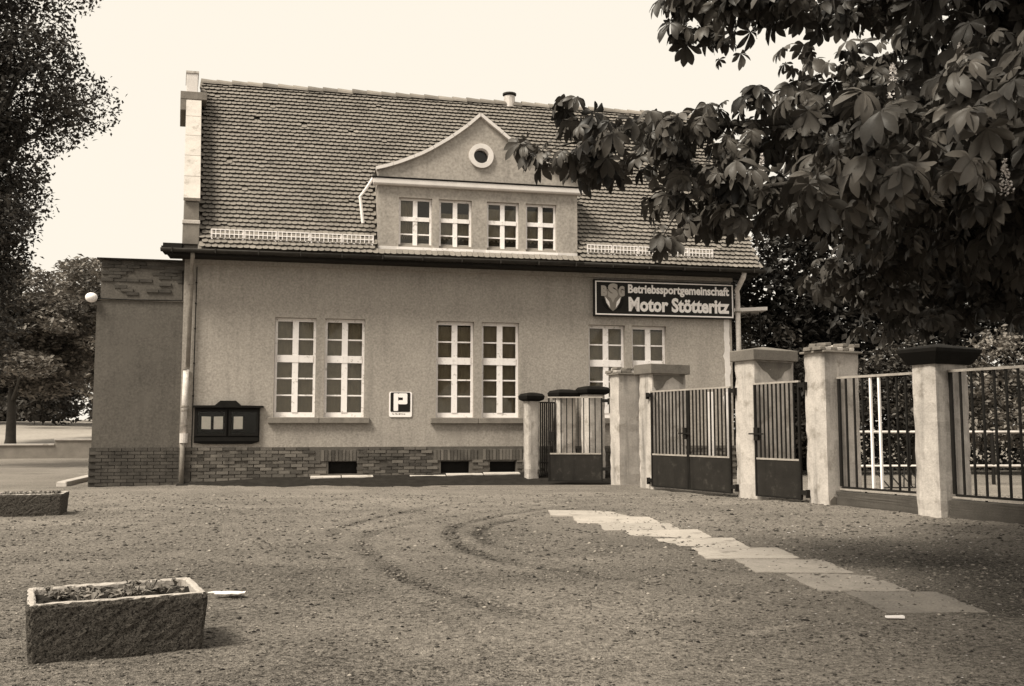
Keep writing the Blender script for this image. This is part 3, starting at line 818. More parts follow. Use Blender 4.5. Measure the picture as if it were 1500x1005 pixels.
# verge coping pieces along the curve
dens = []
for i in range(len(xsD) - 1):
    for t in np.linspace(0, 1, 5)[:-1]: dens.append(xsD[i] + (xsD[i + 1] - xsD[i]) * t)
dens.append(xsD[-1])
pts = np.array([(x, dormer_z(x)) for x in dens])
for _ in range(5):
    k = int(np.argmax(pts[:, 1])); sm = pts.copy(); sm[1:-1, 1] = (pts[:-2, 1] + 2 * pts[1:-1, 1] + pts[2:, 1]) / 4
    sm[k] = pts[k]; pts = sm
kap = int(np.argmax(pts[:, 1]))
def coping_piece(i0, i1, name):
    b = MB(); P = pts[i0:i1 + 1].copy()
    d0 = (P[1] - P[0]) / np.linalg.norm(P[1] - P[0]); d1 = (P[-1] - P[-2]) / np.linalg.norm(P[-1] - P[-2])
    P[0] = P[0] + d0 * .004; P[-1] = P[-1] - d1 * .004
    vs = []
    for i in range(len(P)):
        d = P[min(i + 1, len(P) - 1)] - P[max(i - 1, 0)]; d = d / np.linalg.norm(d); nn = np.array((-d[1], d[0]))
        lo, hi = P[i] - nn * .035, P[i] + nn * .035
        vs += [(lo[0], DY - .07, lo[1]), (hi[0], DY - .07, hi[1]), (hi[0], DY + .12, hi[1]), (lo[0], DY + .12, lo[1])]
    fs = []
    for i in range(len(P) - 1):
        for a in range(4): fs.append((4 * i + a, 4 * i + (a + 1) % 4, 4 * i + 4 + (a + 1) % 4, 4 * i + 4 + a))
    e = 4 * (len(P) - 1); fs += [(3, 2, 1, 0), (e, e + 1, e + 2, e + 3)]
    b.add(vs, fs); b.build(name, 'light_plaster', dm)
cuts = sorted(set([0, 5, 10, 15, 20, 24, kap] + list(range(kap, len(pts) - 1, 5)) + [len(pts) - 1]))
for a, c in zip(cuts[:-1], cuts[1:]):
    if c - a >= 2: coping_piece(a, c, 'verge_tile')
    elif c > a: coping_piece(a, c, 'verge_tile')
# swept dormer roof back into the main slope
b = MB(); vs = []; n = len(pts)
for (x, z) in pts:
    ye = max(DY + .2, (z - EZ) / TAN + EY + 0.1)
    vs += [(x, DY + .05, z + .02), (x, ye, z + .02), (x, DY + .05, z - .05), (x, ye, z - .05)]
for i in range(n - 1):
    pass
fs = [(4 * i, 4 * i + 4, 4 * i + 5, 4 * i + 1) for i in range(n - 1)] + [(4 * i + 2, 4 * i + 3, 4 * i + 7, 4 * i + 6) for i in range(n - 1)]
b.add(vs, fs); b.build('dormer_roof', 'tile', dm)
# pale repaired foot of the dormer
q = MB()
for (a, c) in ((DX0 + .003, 4.36), (6.06, 6.37), (8.05, DX1 - .003)): q.box(a, c, DY - .012, DY + .01, 5.14, 5.255)
q.build('dormer_skirt', 'light_plaster', dm)
q = MB(); q.box(4.36, 6.06, DY - .05, DY + .04, 5.17, 5.245); q.box(6.37, 8.05, DY - .05, DY + .04, 5.17, 5.245); q.build('dormer_sill', 'white_paint', dm)
for i, (a, c) in enumerate(DWIN):
    cu = []
    if i == 0: cu = [((a + c) / 2 + .05, c - .05, DZ0 + .05, 5.86, 'curtain_white'), (a + .03, (a + c) / 2 - .02, DZ0 + .05, DZ1 - .05, 'curtain')]
    elif i == 1: cu = [(a + .03, c - .03, DZ0 + .05, 6.1, 'curtain')]
    else: cu = [(a + .03, c - .03, DZ0 + .02, 6.25, 'curtain')]
    w = window('dormer_window', a, c, DZ0, DZ1, DY + .09, [(5.545, 5.575), (5.86, 5.955)], (0.05, 0.05), 0.10, 0.05, cu)
q = MB(); q.box(DX0 + .1, DX1 - .1, 0.9, 0.93, 5.0, 6.9); q.build('dormer_inner_wall', 'interior', dm)
# dormer side gutter and its short pipe
q = MB(); q.tube([(DX0 - .10, DY - .12, 6.80), (DX0 - .10, 0.3, 6.82)], 0.05, 8); q.build('dormer_gutter', 'gutter', dm, smooth=True)
q = MB(); q.tube([(DX0 - .12, DY - .02, 6.78), (DX0 - .26, DY + .02, 6.55), (3.52, DY + .06, 6.36), (3.59, DY + .06, 5.76)], 0.035, 8); q.build('dormer_pipe', 'white_metal', dm, smooth=False)

# downpipes
def collar(parent, x, y, z, r, h, m='pipe'):
    q = MB(); q.tube([(x, y, z), (x, y, z + h)], r, 12); q.build('pipe_collar', m, parent)
q = MB(); q.tube([(0.02, -0.52, 4.93), (0.02, -0.5, 4.85), (-0.04, -0.13, 4.62), (-0.04, -0.1, 4.5), (-0.06, -0.1, 2.5)], 0.045, 12); dp = q.build('downpipe', 'pipe', house, smooth=True)
q = MB(); q.tube([(-0.09, -0.10, 2.5), (-0.11, -0.10, 1.1)], 0.062, 12); q.build('lower_pipe', 'pipe_light', dp, smooth=True)
q = MB(); q.tube([(-0.12, -0.10, 1.1), (-0.12, -0.10, -0.05)], 0.05, 12); q.build('standpipe', 'pipe', dp, smooth=True)
for (z, r, h) in ((1.66, .085, .03), (1.58, .085, .03), (1.25, .075, .03), (0.90, .085, .2), (2.46, .075, .04), (4.3, .066, .03)):
    collar(dp, -0.10 if z < 3 else -0.045, -0.10, z, r, h, 'pipe_light' if z < 1 else 'pipe')
q = MB(); q.tube([(12.62, -0.52, 4.93), (12.62, -0.45, 4.8), (12.62, -0.1, 4.55), (12.64, -0.08, 4.4), (12.66, -0.08, 0.0)], 0.06, 12); dr = q.build('corner_downpipe', 'pipe_light', house, smooth=True)
for z in (4.0, 2.4, 1.0): collar(dr, 12.65, -0.08, z, 0.075, .04)
# pale worn strip on the right corner
q = MB(); vs = []; n = 30
for i in range(n + 1):
    z = 0.85 + (3.85 - 0.85) * i / n
    vs += [(12.30 + rnd.gauss(0, .022), -0.006, z), (12.45 + rnd.gauss(0, .012), -0.006, z), (12.44, 0.004, z), (12.31, 0.004, z)]
q.add(vs, [(4 * i + a, 4 * i + (a + 1) % 4, 4 * i + 4 + (a + 1) % 4, 4 * i + 4 + a) for i in range(n) for a in range(4)]); q.build('corner_strip', 'light_plaster', house)
# conductor cable
q = MB(); q.tube([(0.06, -0.02, 4.7), (0.055, -0.02, 0.1)], 0.009, 6)
q.build('cable', 'black_paint', house)
for z in (4.35, 3.9, 3.35, 2.6, 1.9):
    q = MB(); q.tube([(0.057, -0.035, z), (0.057, 0.0, z)], 0.02, 6); q.build('cable_clip', 'black_paint', house)

# ------------------------------------------------------------------ annex
annex = empty('annex', tuple(hw(0, 0, 0)), PHI)
tag(annex, 'narrow dark plastered flat-roofed annex against the gable, with crumbling brick top band', 'building')
AX0, AX1, AY = -1.96, -0.205, 0.05
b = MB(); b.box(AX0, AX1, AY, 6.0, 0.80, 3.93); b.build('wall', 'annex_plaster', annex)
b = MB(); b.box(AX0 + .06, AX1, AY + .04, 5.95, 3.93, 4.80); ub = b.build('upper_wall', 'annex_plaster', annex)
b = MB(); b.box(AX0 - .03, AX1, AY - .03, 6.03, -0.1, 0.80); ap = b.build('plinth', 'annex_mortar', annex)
ABR = []
for i in range(6):
    q = MB(); q.cur = -1 + 0.4 * i; q.box(0, .245, 0, .05, 0, .063)
    me = q.mesh('brick', shade=True); me.materials.append(M['annex_brick']); ABR.append(me)
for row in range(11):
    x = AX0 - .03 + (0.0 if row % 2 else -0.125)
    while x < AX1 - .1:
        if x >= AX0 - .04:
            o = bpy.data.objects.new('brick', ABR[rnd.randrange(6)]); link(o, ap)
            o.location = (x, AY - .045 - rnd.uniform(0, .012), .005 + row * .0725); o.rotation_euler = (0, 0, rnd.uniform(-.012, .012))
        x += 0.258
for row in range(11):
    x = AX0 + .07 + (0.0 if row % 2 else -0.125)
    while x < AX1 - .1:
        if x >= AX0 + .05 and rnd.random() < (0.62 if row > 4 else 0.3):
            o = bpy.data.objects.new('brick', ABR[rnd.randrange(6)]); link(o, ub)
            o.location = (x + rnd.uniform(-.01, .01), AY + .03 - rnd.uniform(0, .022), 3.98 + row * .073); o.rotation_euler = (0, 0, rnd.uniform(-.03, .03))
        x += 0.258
b = MB(); b.prism_x([(AY - .06, 4.80), (6.1, 4.80), (6.1, 4.86), (AY - .08, 4.83)], AX0 - .02, AX1); b.build('roof_edge', 'gutter', annex)
b = MB(); b.box(AX0 + .001, AX1, AY - .02, AY + .06, 3.925, 3.945); b.build('ledge', 'stone_dark', annex)
q = MB(); q.tube([(AX0 - .02, AY - .03, 3.955), (-1.2, AY - .03, 3.945), (AX1 - .02, AY - .03, 3.96), (AX1 - .03, AY - .04, 4.6)], 0.012, 6); q.build('cable', 'black_paint', annex)
# white globe lamp
lamp = empty('wall_lamp', tuple(hw(AX0, AY, 3.9)), PHI); tag(lamp, 'small white globe lamp on the outer top corner of the annex', 'lamp')
q = MB(); n1, n2 = 16, 10; vs = []
for i in range(n2 + 1):
    t = math.pi * i / n2
    for j in range(n1): vs.append((-0.10 + .125 * math.sin(t) * math.cos(2 * math.pi * j / n1), -0.05 + .115 * math.sin(t) * math.sin(2 * math.pi * j / n1), 0.07 + .105 * math.cos(t)))
q.add(vs, [(i * n1 + j, (i + 1) * n1 + j, (i + 1) * n1 + (j + 1) % n1, i * n1 + (j + 1) % n1) for i in range(n2) for j in range(n1)])
q.build('globe', 'sign_white', lamp, smooth=True)
q = MB(); q.tube([(0.0, 0.02, 0.05), (0.0, -0.03, 0.05), (-0.03, -.05, .07)], 0.03, 8); q.tube([(0.03, 0.03, 0.055), (0.03, -0.02, 0.055)], 0.05, 10); q.build('bracket', 'black_paint', lamp)

# ------------------------------------------------------------------ notice board
nbd = empty('notice_board', tuple(hw(0.79, 0, 0.87)), PHI)
tag(nbd, 'black wooden notice board with stepped top and three paper notices, beside the downpipe', 'notice board')
q = MB(); q.prism_y([(-0.69, 0.03), (-0.5, 0), (0.5, 0.0), (0.66, 0.05), (0.66, .78), (-0.69, .78)], -0.05, -0.003); q.build('back_board', 'black_paint', nbd)
q = MB(); q.prism_y([(-0.735, 0.785), (0.735, 0.785), (0.735, 0.825), (0.27, 0.83), (0.16, 0.93), (-0.16, 0.93), (-0.27, 0.83), (-0.735, 0.825)], -0.13, -0.003); q.build('top_moulding', 'black_paint', nbd)
for (x0, x1) in ((-0.67, -0.02), (0.02, 0.64)):
    q = MB(); z0, z1 = 0.17, 0.74; y0, y1 = -0.085, -0.05
    q.box(x0, x0 + .05, y0, y1, z0, z1); q.box(x1 - .05, x1, y0, y1, z0, z1); q.box(x0 + .05, x1 - .05, y0, y1, z0, z0 + .05); q.box(x0 + .05, x1 - .05, y0, y1, z1 - .05, z1)
    d_ = q.build('door_frame', 'black_paint', nbd, bevel=0.004)
    q = MB(); q.box(x0 + .05, x1 - .05, -0.068, -0.065, z0 + .05, z1 - .05); q.build('pane', 'clear_glass', d_)
q = MB(); q.box(-0.67, 0.64, -0.075, -0.05, 0.06, 0.15); q.build('lower_rail', 'black_paint', nbd)
for (x0, x1) in ((-0.54, -0.35), (-0.29, -0.10), (0.12, 0.31)):
    q = MB(); a = rnd.uniform(-.004, .004); q.hexa([(x0, -.056, .32 + a), (x1, -.056, .32 - a), (x1, -.051, .32 - a), (x0, -.051, .32 + a)], [(x0, -.058, .59 + a), (x1, -.058, .59 - a), (x1, -.053, .59 - a), (x0, -.053, .59 + a)])
    q.build('notice', 'paper', nbd)

# ------------------------------------------------------------------ parking sign
ps = empty('parking_sign', tuple(hw(4.495, 0, 1.46)), PHI); tag(ps, 'white-edged dark parking sign with a big white P on the facade', 'sign')
def rrect(x0, x1, z0, z1, r, n=5):
    o = []
    for (cx, cz, a0) in ((x1 - r, z1 - r, 0), (x0 + r, z1 - r, 90), (x0 + r, z0 + r, 180), (x1 - r, z0 + r, 270)):
        for i in range(n + 1): t = R(a0 + 90 * i / n); o.append((cx + r * math.cos(t), cz + r * math.sin(t)))
    return o
q = MB(); q.prism_y(rrect(-.255, .255, 0, .56, .04)[::-1], -0.02, -0.002); q.build('plate', 'sign_white', ps)
q = MB(); q.prism_y(rrect(-.225, .215, .115, .548, .025)[::-1], -0.026, -0.02); q.build('dark_field', 'sign_dark', ps)
q = MB()
q.prism_y(rrect(-.155, -.055, .135, .53, .02)[::-1], -.031, -.026)
q.prism_y(rrect(-.0549, .15, .435, .53, .03)[::-1], -.0311, -.026); q.prism_y(rrect(-.0549, .15, .285, .375, .03)[::-1], -.0311, -.026); q.prism_y(rrect(.05, .1495, .30, .515, .04)[::-1], -.0315, -.026)
q.build('letter_p', 'sign_white', ps)

def text(body, size, m, name, parent, loc, width=None, off=0.0, height=None):
    cu = bpy.data.curves.new('t', 'FONT'); cu.body = body; cu.size = size; cu.offset = off; cu.extrude = 0.004; cu.resolution_u = 3
    to = bpy.data.objects.new('t', cu); col.objects.link(to)
    bpy.context.view_layer.update()
    dg = bpy.context.evaluated_depsgraph_get()
    me = bpy.data.meshes.new_from_object(to.evaluated_get(dg))
    bpy.data.objects.remove(to)
    co = np.zeros(len(me.vertices) * 3, np.float32); me.vertices.foreach_get('co', co); co = co.reshape(-1, 3)
    mn, mx = co.min(0), co.max(0)
    sx = width / (mx[0] - mn[0]) if width else 1.0
    sz = height / (mx[1] - mn[1]) if height else sx
    nc = np.stack([(co[:, 0] - mn[0]) * sx, -co[:, 2], (co[:, 1] - mn[1]) * sz], 1)
    me.vertices.foreach_set('co', nc.astype(np.float32).ravel()); me.update()
    me.materials.clear(); me.materials.append(M[m]); me.name = name
    o = bpy.data.objects.new(name, me); link(o, parent); o.location = loc
    return o
q = MB(); xx = -.19
for wdt in (.03, .012, .022, .0, .014, .028, .02, .0, .05, .03, .018, .034, .024, .02):
    if wdt == 0: xx += .02; continue
    q.box(xx, xx + wdt * .7, -.0225, -.02, .052 + (wdt * 7 % .01), .074 + (wdt * 11 % .012)); xx += wdt * .85
tag(q.build('small_lettering', 'sign_mid', ps), kind='stuff')

# ------------------------------------------------------------------ club sign
cs_ = empty('club_sign', tuple(hw(9.0, 0, 3.84)), PHI); tag(cs_, 'long dark club name board with white lettering and shield emblem under the eaves', 'sign')
W_, H_ = 3.54, 0.87
q = MB(); q.box(0, W_, -0.10, -0.003, 0, H_); q.build('board', 'sign_dark', cs_)
q = MB()
q.box(.03, W_ - .03, -.108, -.1, .03, .06); q.box(.03, W_ - .03, -.108, -.1, H_ - .06, H_ - .035); q.box(.03, .058, -.108, -.1, .06, H_ - .06); q.box(W_ - .058, W_ - .03, -.108, -.1, .06, H_ - .06)
q.build('border', 'sign_white', cs_)
text('Betriebssportgemeinschaft', 0.25, 'sign_white', 'lettering', cs_, (.84, -.104, .50), width=2.57, off=.009, height=.275)
text('Motor Stötteritz', 0.4, 'sign_white', 'lettering', cs_, (.85, -.104, .125), width=2.56, off=.016, height=.35)
# emblem: letters over a shield before a half gear
em = (0.46, -.104, .10)
q = MB(); n = 22; poly = []
for i in range(n * 2):
    t = math.pi * 2 * i / (n * 2) + .07; r_ = .27 if i % 2 else .225; poly.append((r_ * math.cos(t), .26 + r_ * math.sin(t)))
gp = []
for i in range(26):
    t = R(180 + 7.2 * i)
    for a, r_ in ((0, .235), (2.4, .28), (4.8, .28)): gp.append(((r_ if a else .235) * math.cos(t + R(a)), .30 + (r_ if a else .235) * math.sin(t + R(a))))
q.prism_y(gp[::-1], -.002, .003); g1 = q.build('gear', 'black_paint', cs_); g1.location = em
q = MB(); q.prism_y([(-.29, .50), (-.22, .37), (-.17, .23), (-.10, .10), (0, .02), (.10, .10), (.17, .23), (.22, .37), (.29, .50), (.24, .54), (-.24, .54)], -.006, -.002); g2 = q.build('shield', 'sign_mid', cs_); g2.location = em
for sg in (-1, 1):
    q = MB(); q.prism_y([(sg * a_, b_) for a_, b_ in ((.19, .36), (.16, .22), (.07, .10), (.09, .24))][::-sg], -.009, -.006); g3 = q.build('shield_wing', 'sign_white', cs_); g3.location = em
q = MB(); q.prism_y([(-.11, .44), (0.0, .22), (.11, .44)], -.010, -.006); g4 = q.build('shield_triangle', 'sign_grey', cs_); g4.location = em
for t_, x_, w_, h_, z_, y_ in (('B', -.29, .15, .25, .475, -.112), ('G', .14, .15, .25, .475, -.112), ('S', -.125, .25, .36, .42, -.118)):
    text(t_, .3, 'sign_grey', 'emblem_letter', cs_, (em[0] + x_, y_, .0 + z_), width=w_, height=h_, off=.02)

# ------------------------------------------------------------------ pillars, gates and railings
FA = R(27.5)
FE = np.array((5.87, 13.24, 0.0)); FD = np.array((-math.sin(FA), math.cos(FA), 0)); FI = np.array((math.cos(FA), math.sin(FA), 0))
UPZ = np.array((0, 0, 1.0))
def fp(t, i, z): return FE + FD * t + FI * i + UPZ * z
FROT = math.atan2(FD[1], FD[0])          # local x runs along the fence (away), local y to the outside (road) = -FI

def shaft_mesh(name, la, lp, h, seed, chip=0.012):
    """worn rendered pillar: x 0..la, y 0..-lp  (local frame: x along the fence, y towards the road is +)"""
    na, nz = 5, 16
    ring = []
    for i in range(na): ring.append((la * i / na, 0))
    for i in range(na): ring.append((la, -lp * i / na))
    for i in range(na): ring.append((la - la * i / na, -lp))
    for i in range(na): ring.append((0, -lp + lp * i / na))
    k = len(ring); r = random.Random(seed); vs = []
    for j in range(nz + 1):
        z = -0.06 + (h + .06) * j / nz
        for i, (x, y) in enumerate(ring):
            corner = i % na == 0
            cx, cy = la / 2, -lp / 2
            ins = (0.010 + abs(r.gauss(0, chip)) if corner else r.gauss(0, .003))
            if j <= 1: ins += .006 + abs(r.gauss(0, .003))
            d = math.hypot(cx - x, cy - y)
            vs.append((x + (cx - x) / d * ins, y + (cy - y) / d * ins, z))
    fs = [(j * k + i, (j + 1) * k + i, (j + 1) * k + (i + 1) % k, j * k + (i + 1) % k) for j in range(nz) for i in range(k)]
    fs.append(tuple(nz * k + i for i in range(k))[::-1])
    q = MB(); q.add(vs, fs); return q
def pillar(t, la, lp, h, cap, label, seed, m='pillar', base_z=0.0, pos=None, rot=None, capm=None):
    root = empty('gate_pillar', tuple(fp(t, 0, base_z) if pos is None else pos), FROT if rot is None else rot)
    tag(root, label, 'pillar', 'gate and fence pillars')
    sh_ = shaft_mesh('shaft', la, lp, h, seed).build('shaft', m, root)
    r = random.Random(seed + 50)
    def slab(o, z0, z1, name, mm, apex=None, bev=0.012):
        q = MB(); a = [(-o, o), (-o, -lp - o), (la + o, -lp - o), (la + o, o)]
        q.add([(x, y, z0) for x, y in a] + [(x, y, z1) for x, y in a], [(0, 1, 2, 3), (0, 4, 5, 1), (1, 5, 6, 2), (2, 6, 7, 3), (3, 7, 4, 0)] + ([(7, 6, 5, 4)] if apex is None else []))
        if apex is not None:
            bb = 4; q.v.append((la / 2, -lp / 2, apex)); c = len(q.v) - 1
            for i in range(4): q.face((bb + (i + 1) % 4, bb + i, c))
        return q.build(name, mm, root, bevel=bev)
    if cap == 'slab': slab(0.06, h, h + .2, 'cap', 'cap_grey')
    elif cap == 'pyramid': slab(0.05, h, h + .19, 'cap', 'cap_grey', h + .27)
    elif cap == 'flared':
        q = MB()
        lev = [(0.03, h), (0.06, h + .05), (0.13, h + .17), (0.135, h + .215), (0.10, h + .235)]
        vs = []
        for (e, z) in lev: vs += [(-e, e, z), (-e, -lp - e, z), (la + e, -lp - e, z), (la + e, e, z)]
        n4 = 4 * len(lev) - 4; vs.append((la / 2, -lp / 2, h + .31))
        q.add(vs, [(3, 2, 1, 0)[::-1]] + [(4 * j + i, 4 * j + 4 + i, 4 * j + 4 + (i + 1) % 4, 4 * j + (i + 1) % 4) for j in range(len(lev) - 1) for i in range(4)] + [(n4 + i, n4 + 4, n4 + (i + 1) % 4) for i in range(4)])
        q.build('cap', 'cap_black', root)
    elif cap == 'black':
        q = MB(); o = .07
        lev = [(0.0, h), (o, h + .04), (o * 1.2, h + .12), (o * .6, h + .17), (-.1, h + .20)]
        vs = []
        for (e, z) in lev: vs += [(-e, e, z), (-e, -lp - e, z), (la + e, -lp - e, z), (la + e, e, z)]
        fs = [(4 * j + i, 4 * j + 4 + i, 4 * j + 4 + (i + 1) % 4, 4 * j + (i + 1) % 4) for j in range(len(lev) - 1) for i in range(4)] + [(0, 1, 2, 3), tuple(4 * len(lev) - 4 + i for i in (3, 2, 1, 0))]
        q.add(vs, fs); q.build('cap', 'cap_black', root, bevel=0.01)
    elif cap == 'ruin':
        slab(0.045, h, h + .035, 'cap', 'stone_dark', bev=0.01)
        for lay in range(2):
            y = -lp - .01
            while y < 0.0:
                x = -.02
                while x < la - .05:
                    if r.random() < (.92 if lay == 0 else .6):
                        w1, w2 = r.uniform(.15, .24), r.uniform(.10, .12)
                        q = MB(); z0 = h + .04 + lay * .065
                        q.hexa([(x, y, z0), (x + w1, y + .01, z0), (x + w1, y + w2, z0), (x + .01, y + w2, z0)], [(x, y, z0 + .06), (x + w1, y + .01, z0 + .055), (x + w1 - .02, y + w2, z0 + .06), (x + .01, y + w2, z0 + .05)])
                        q.build('brick', 'stone_dark' if r.random() < .6 else 'stone', root, bevel=.008)
                    x += .235
                y += .125
    return root
def patch(root, poly, m, name='bare_patch', x=-.004):
    q = MB(); k = len(poly)
    q.add([(x, y, z) for y, z in poly] + [(x + .03, y, z) for y, z in poly], [tuple(range(k)), tuple(range(2 * k - 1, k - 1, -1))] + [((i + 1) % k, i, k + i, k + (i + 1) % k) for i in range(k)])
    q.build(name, m, root)
pil = {}
pillar(0.0, .40, .69, 2.10, 'flared', 'pale rendered pillar with wide flared black cap between the two fence panels', 1)
pD = pillar(2.04, .45, .76, 2.40, 'ruin', 'pale rendered pillar with crumbled brick top, between wicket gate and fence panel', 2)
pC = pillar(3.66, .52, .93, 2.38, 'pyramid', 'pale pillar with grey pyramid cap between double gate and wicket gate', 3)
pB = pillar(6.65, .48, .86, 2.30, 'slab', 'pale pillar with flat grey slab cap on the house side of the double gate', 4)
pillar(7.84, .36, .80, 2.34, 'ruin', 'pale pillar with broken brick top holding the open gate leaf', 5)
patch(pC, [(-.06, 2.36), (-.88, 2.36), (-.84, 2.26), (-.70, 2.20), (-.62, 2.10), (-.50, 2.04), (-.40, 2.07), (-.30, 2.17), (-.20, 2.22), (-.10, 2.32)], 'cap_grey')
patch(pB, [(-.04, 2.28), (-.80, 2.28), (-.78, 2.10), (-.66, 2.16), (-.52, 2.24), (-.36, 2.16), (-.26, 2.02), (-.12, 1.96), (-.05, 2.05)], 'cap_grey')
patch(pD, [(-.03, .0), (-.74, .0), (-.73, .16), (-.62, .20), (-.50, .13), (-.38, .19), (-.24, .10), (-.12, .15), (-.04, .08)], 'stone_dark')
# small pillars near the house with dark caps
def hpil(px_, py_, la, lp, h, bz, label, seed):
    pillar(0, la, lp, h, 'black', label, seed, base_z=bz, pos=(px_, py_, bz), rot=FROT)
hpil(0.36, 21.30, .25, .30, 1.66, 0.15, 'small white pillar with dark cap closest to the clubhouse window', 6)
hpil(1.08, 21.5, .36, .42, 1.76, 0.13, 'small white pillar with dark cap seen behind the open gate leaf latch', 7)
hpil(1.70, 21.35, .34, .46, 1.86, 0.10, 'small white pillar with tall dark cap seen behind the open gate leaf hinges', 8)
# repaired dark patches of bare render on two pillars
def bars_frame(root, L, z0, zp, z1, nb_, hinge, mid=False, wh=()):
    """gate leaf in its own frame: x 0..L, y thickness"""
    q = MB(); th = .02
    q.box(0, .035, -th, th, z0, z1); q.box(L - .035, L, -th, th, z0, z1)
    q.box(.035, L - .035, -th, th, z0, z0 + .03)
    q.build('frame', 'iron', root)
    q = MB(); q.box(-.005, L + .005, -th - .004, th + .004, z1, z1 + .03); q.build('top_rail', 'lit_rail', root)
    q = MB(); q.box(.035, L - .035, -th + .004, th - .004, zp - .01, zp + .02); q.build('middle_rail', 'lit_rail', root)
    q = MB(); q.box(.036, L - .036, -.006, .006, z0 + .03, zp - .01); q.build('panel', 'iron_panel', root)
    me = None
    for i in range(nb_):
        x = .035 + (L - .07) * (i + 1) / (nb_ + 1)
        if me is None:
            q = MB(); q.box(-.011, .011, -.011, .011, zp + .02, z1); me = q.mesh('bar'); me.materials.append(M['iron'])
        o = bpy.data.objects.new('bar', me); link(o, root); o.location = (x, 0, 0)
    for (hx, sgn, zz) in hinge:
        q = MB()
        q.box(min(hx, hx + sgn * .11), max(hx, hx + sgn * .11), -.03, .03, zz - .035, zz + .035)
        xx = hx + sgn * .11; q.box(min(xx, xx + sgn * .03), max(xx, xx + sgn * .03), -.035, .035, zz - .08, zz + .05)
        q.build('hinge', 'iron', root)
def gate(t0, t1, name, label, nb_, hinge_far, z0=.06, zp=.69, z1=1.92, latch=None, off=-.035):
    """leaf from fence parameter t0 (far) to t1 (near), in the plane of the road face"""
    L = abs(t0 - t1)
    p = fp(t0, off, 0)
    root = empty(name, tuple(p), FROT + math.pi)       # local x towards the camera
    tag(root, label, 'gate', 'iron gate leaves')
    hs = [((0.0, -1, z1 - .05), (0.0, -1, z0 + .12)) if hinge_far else ((L, 1, z1 - .05), (L, 1, z0 + .12))][0]
    bars_frame(root, L, z0, zp, z1, nb_, hs)
    if latch is not None:
        q = MB(); q.box(latch - .05, latch + .05, -.045, .045, 1.0, 1.22); q.box(latch - .16, latch + .2, -.06, -.05, 1.1, 1.125); q.build('latch', 'iron', root)
    return root
gate(6.63, 5.46, 'gate_leaf', 'leaf of the double gate hinged to the slab-capped pillar', 9, True, latch=1.1)
gate(5.45, 4.25, 'gate_leaf', 'leaf of the double gate hinged to the pyramid-capped pillar', 10, False)
gate(3.63, 2.56, 'gate_leaf', 'narrow closed wicket gate between pyramid-capped and crumbled pillars', 9, False, z1=1.95, latch=.06)
# the open leaf beside the house, swung across
ol = empty('gate_leaf', (0.78, 20.72, 0), R(-4.0)); tag(ol, 'gate leaf standing open in front of the small white pillars', 'gate', 'iron gate leaves')
bars_frame(ol, 1.17, .07, .66, 1.86, 8, ((1.17, 1, 1.80), (1.17, 1, .34)))
q = MB(); q.box(.0, .13, -.045, .045, .93, 1.13); q.build('latch', 'iron', ol)

def panel(t0, t1, label, n, white=()):
    L = t0 - t1; root = empty('fence_panel', tuple(fp(t0, .27, 0)), FROT + math.pi); tag(root, label, 'fence', 'iron fence panels')
    q = MB(); q.box(.0, .04, -.02, .02, .30, 1.985); q.box(L - .04, L, -.02, .02, .30, 1.985); q.box(.04, L - .04, -.02, .02, .27, .30)
    for x in (.5, 1.05, 1.6):
        if x < L: q.box(x - .012, x + .012, -.012, .012, .15, .27)
    q.build('frame', 'iron', root)
    q = MB(); q.box(0, L, -.03, .03, 1.985, 2.02); q.build('top_rail', 'lit_rail', root)
    q = MB(); q.box(0.0, L, -.03, .025, .243, .268); q.build('bottom_rail', 'lit_rail', root)
    q = MB(); q.box(-.013, .013, -.013, .013, .301, 1.984); me = q.mesh('bar'); me.materials.append(M['iron'])
    q = MB(); q.box(-.016, .016, -.016, .016, .301, 1.984); mw = q.mesh('white_bar'); mw.materials.append(M['sign_white'])
    for i in range(n):
        x = L * (i + 1) / (n + 1)
        o = bpy.data.objects.new('white_bar' if i in white else 'bar', mw if i in white else me); link(o, root); o.location = (x, 0, 0)
    b_ = shaft_mesh('base', L - .02, .26, .22, int(t0 * 10) + 90).build('base_wall', 'concrete', root); b_.location = (.01, .13, 0)
panel(2.03, .41, 'iron bar fence panel with two white-painted bars', 9, (3, 4))
panel(-.01, -2.6, 'iron bar fence panel with all dark bars beyond the flared-cap pillar', 14)
# short barred panel between the first two small pillars
sp = empty('fence_panel', (0.62, 21.42, .15), R(30)); tag(sp, 'short narrow barred fence panel between the small white pillars by the house', 'fence', 'iron fence panels')
q = MB(); q.box(0, .42, -.015, .015, 1.62, 1.65); q.box(0, .42, -.015, .015, .28, .31); q.build('rail', 'iron', sp)
q = MB(); q.box(-.012, .012, -.012, .012, 0.0, 1.62); me = q.mesh('bar'); me.materials.append(M['iron'])
for i in range(8):
    o = bpy.data.objects.new('bar', me); link(o, sp); o.location = (.02 + i * .054, 0, 0)

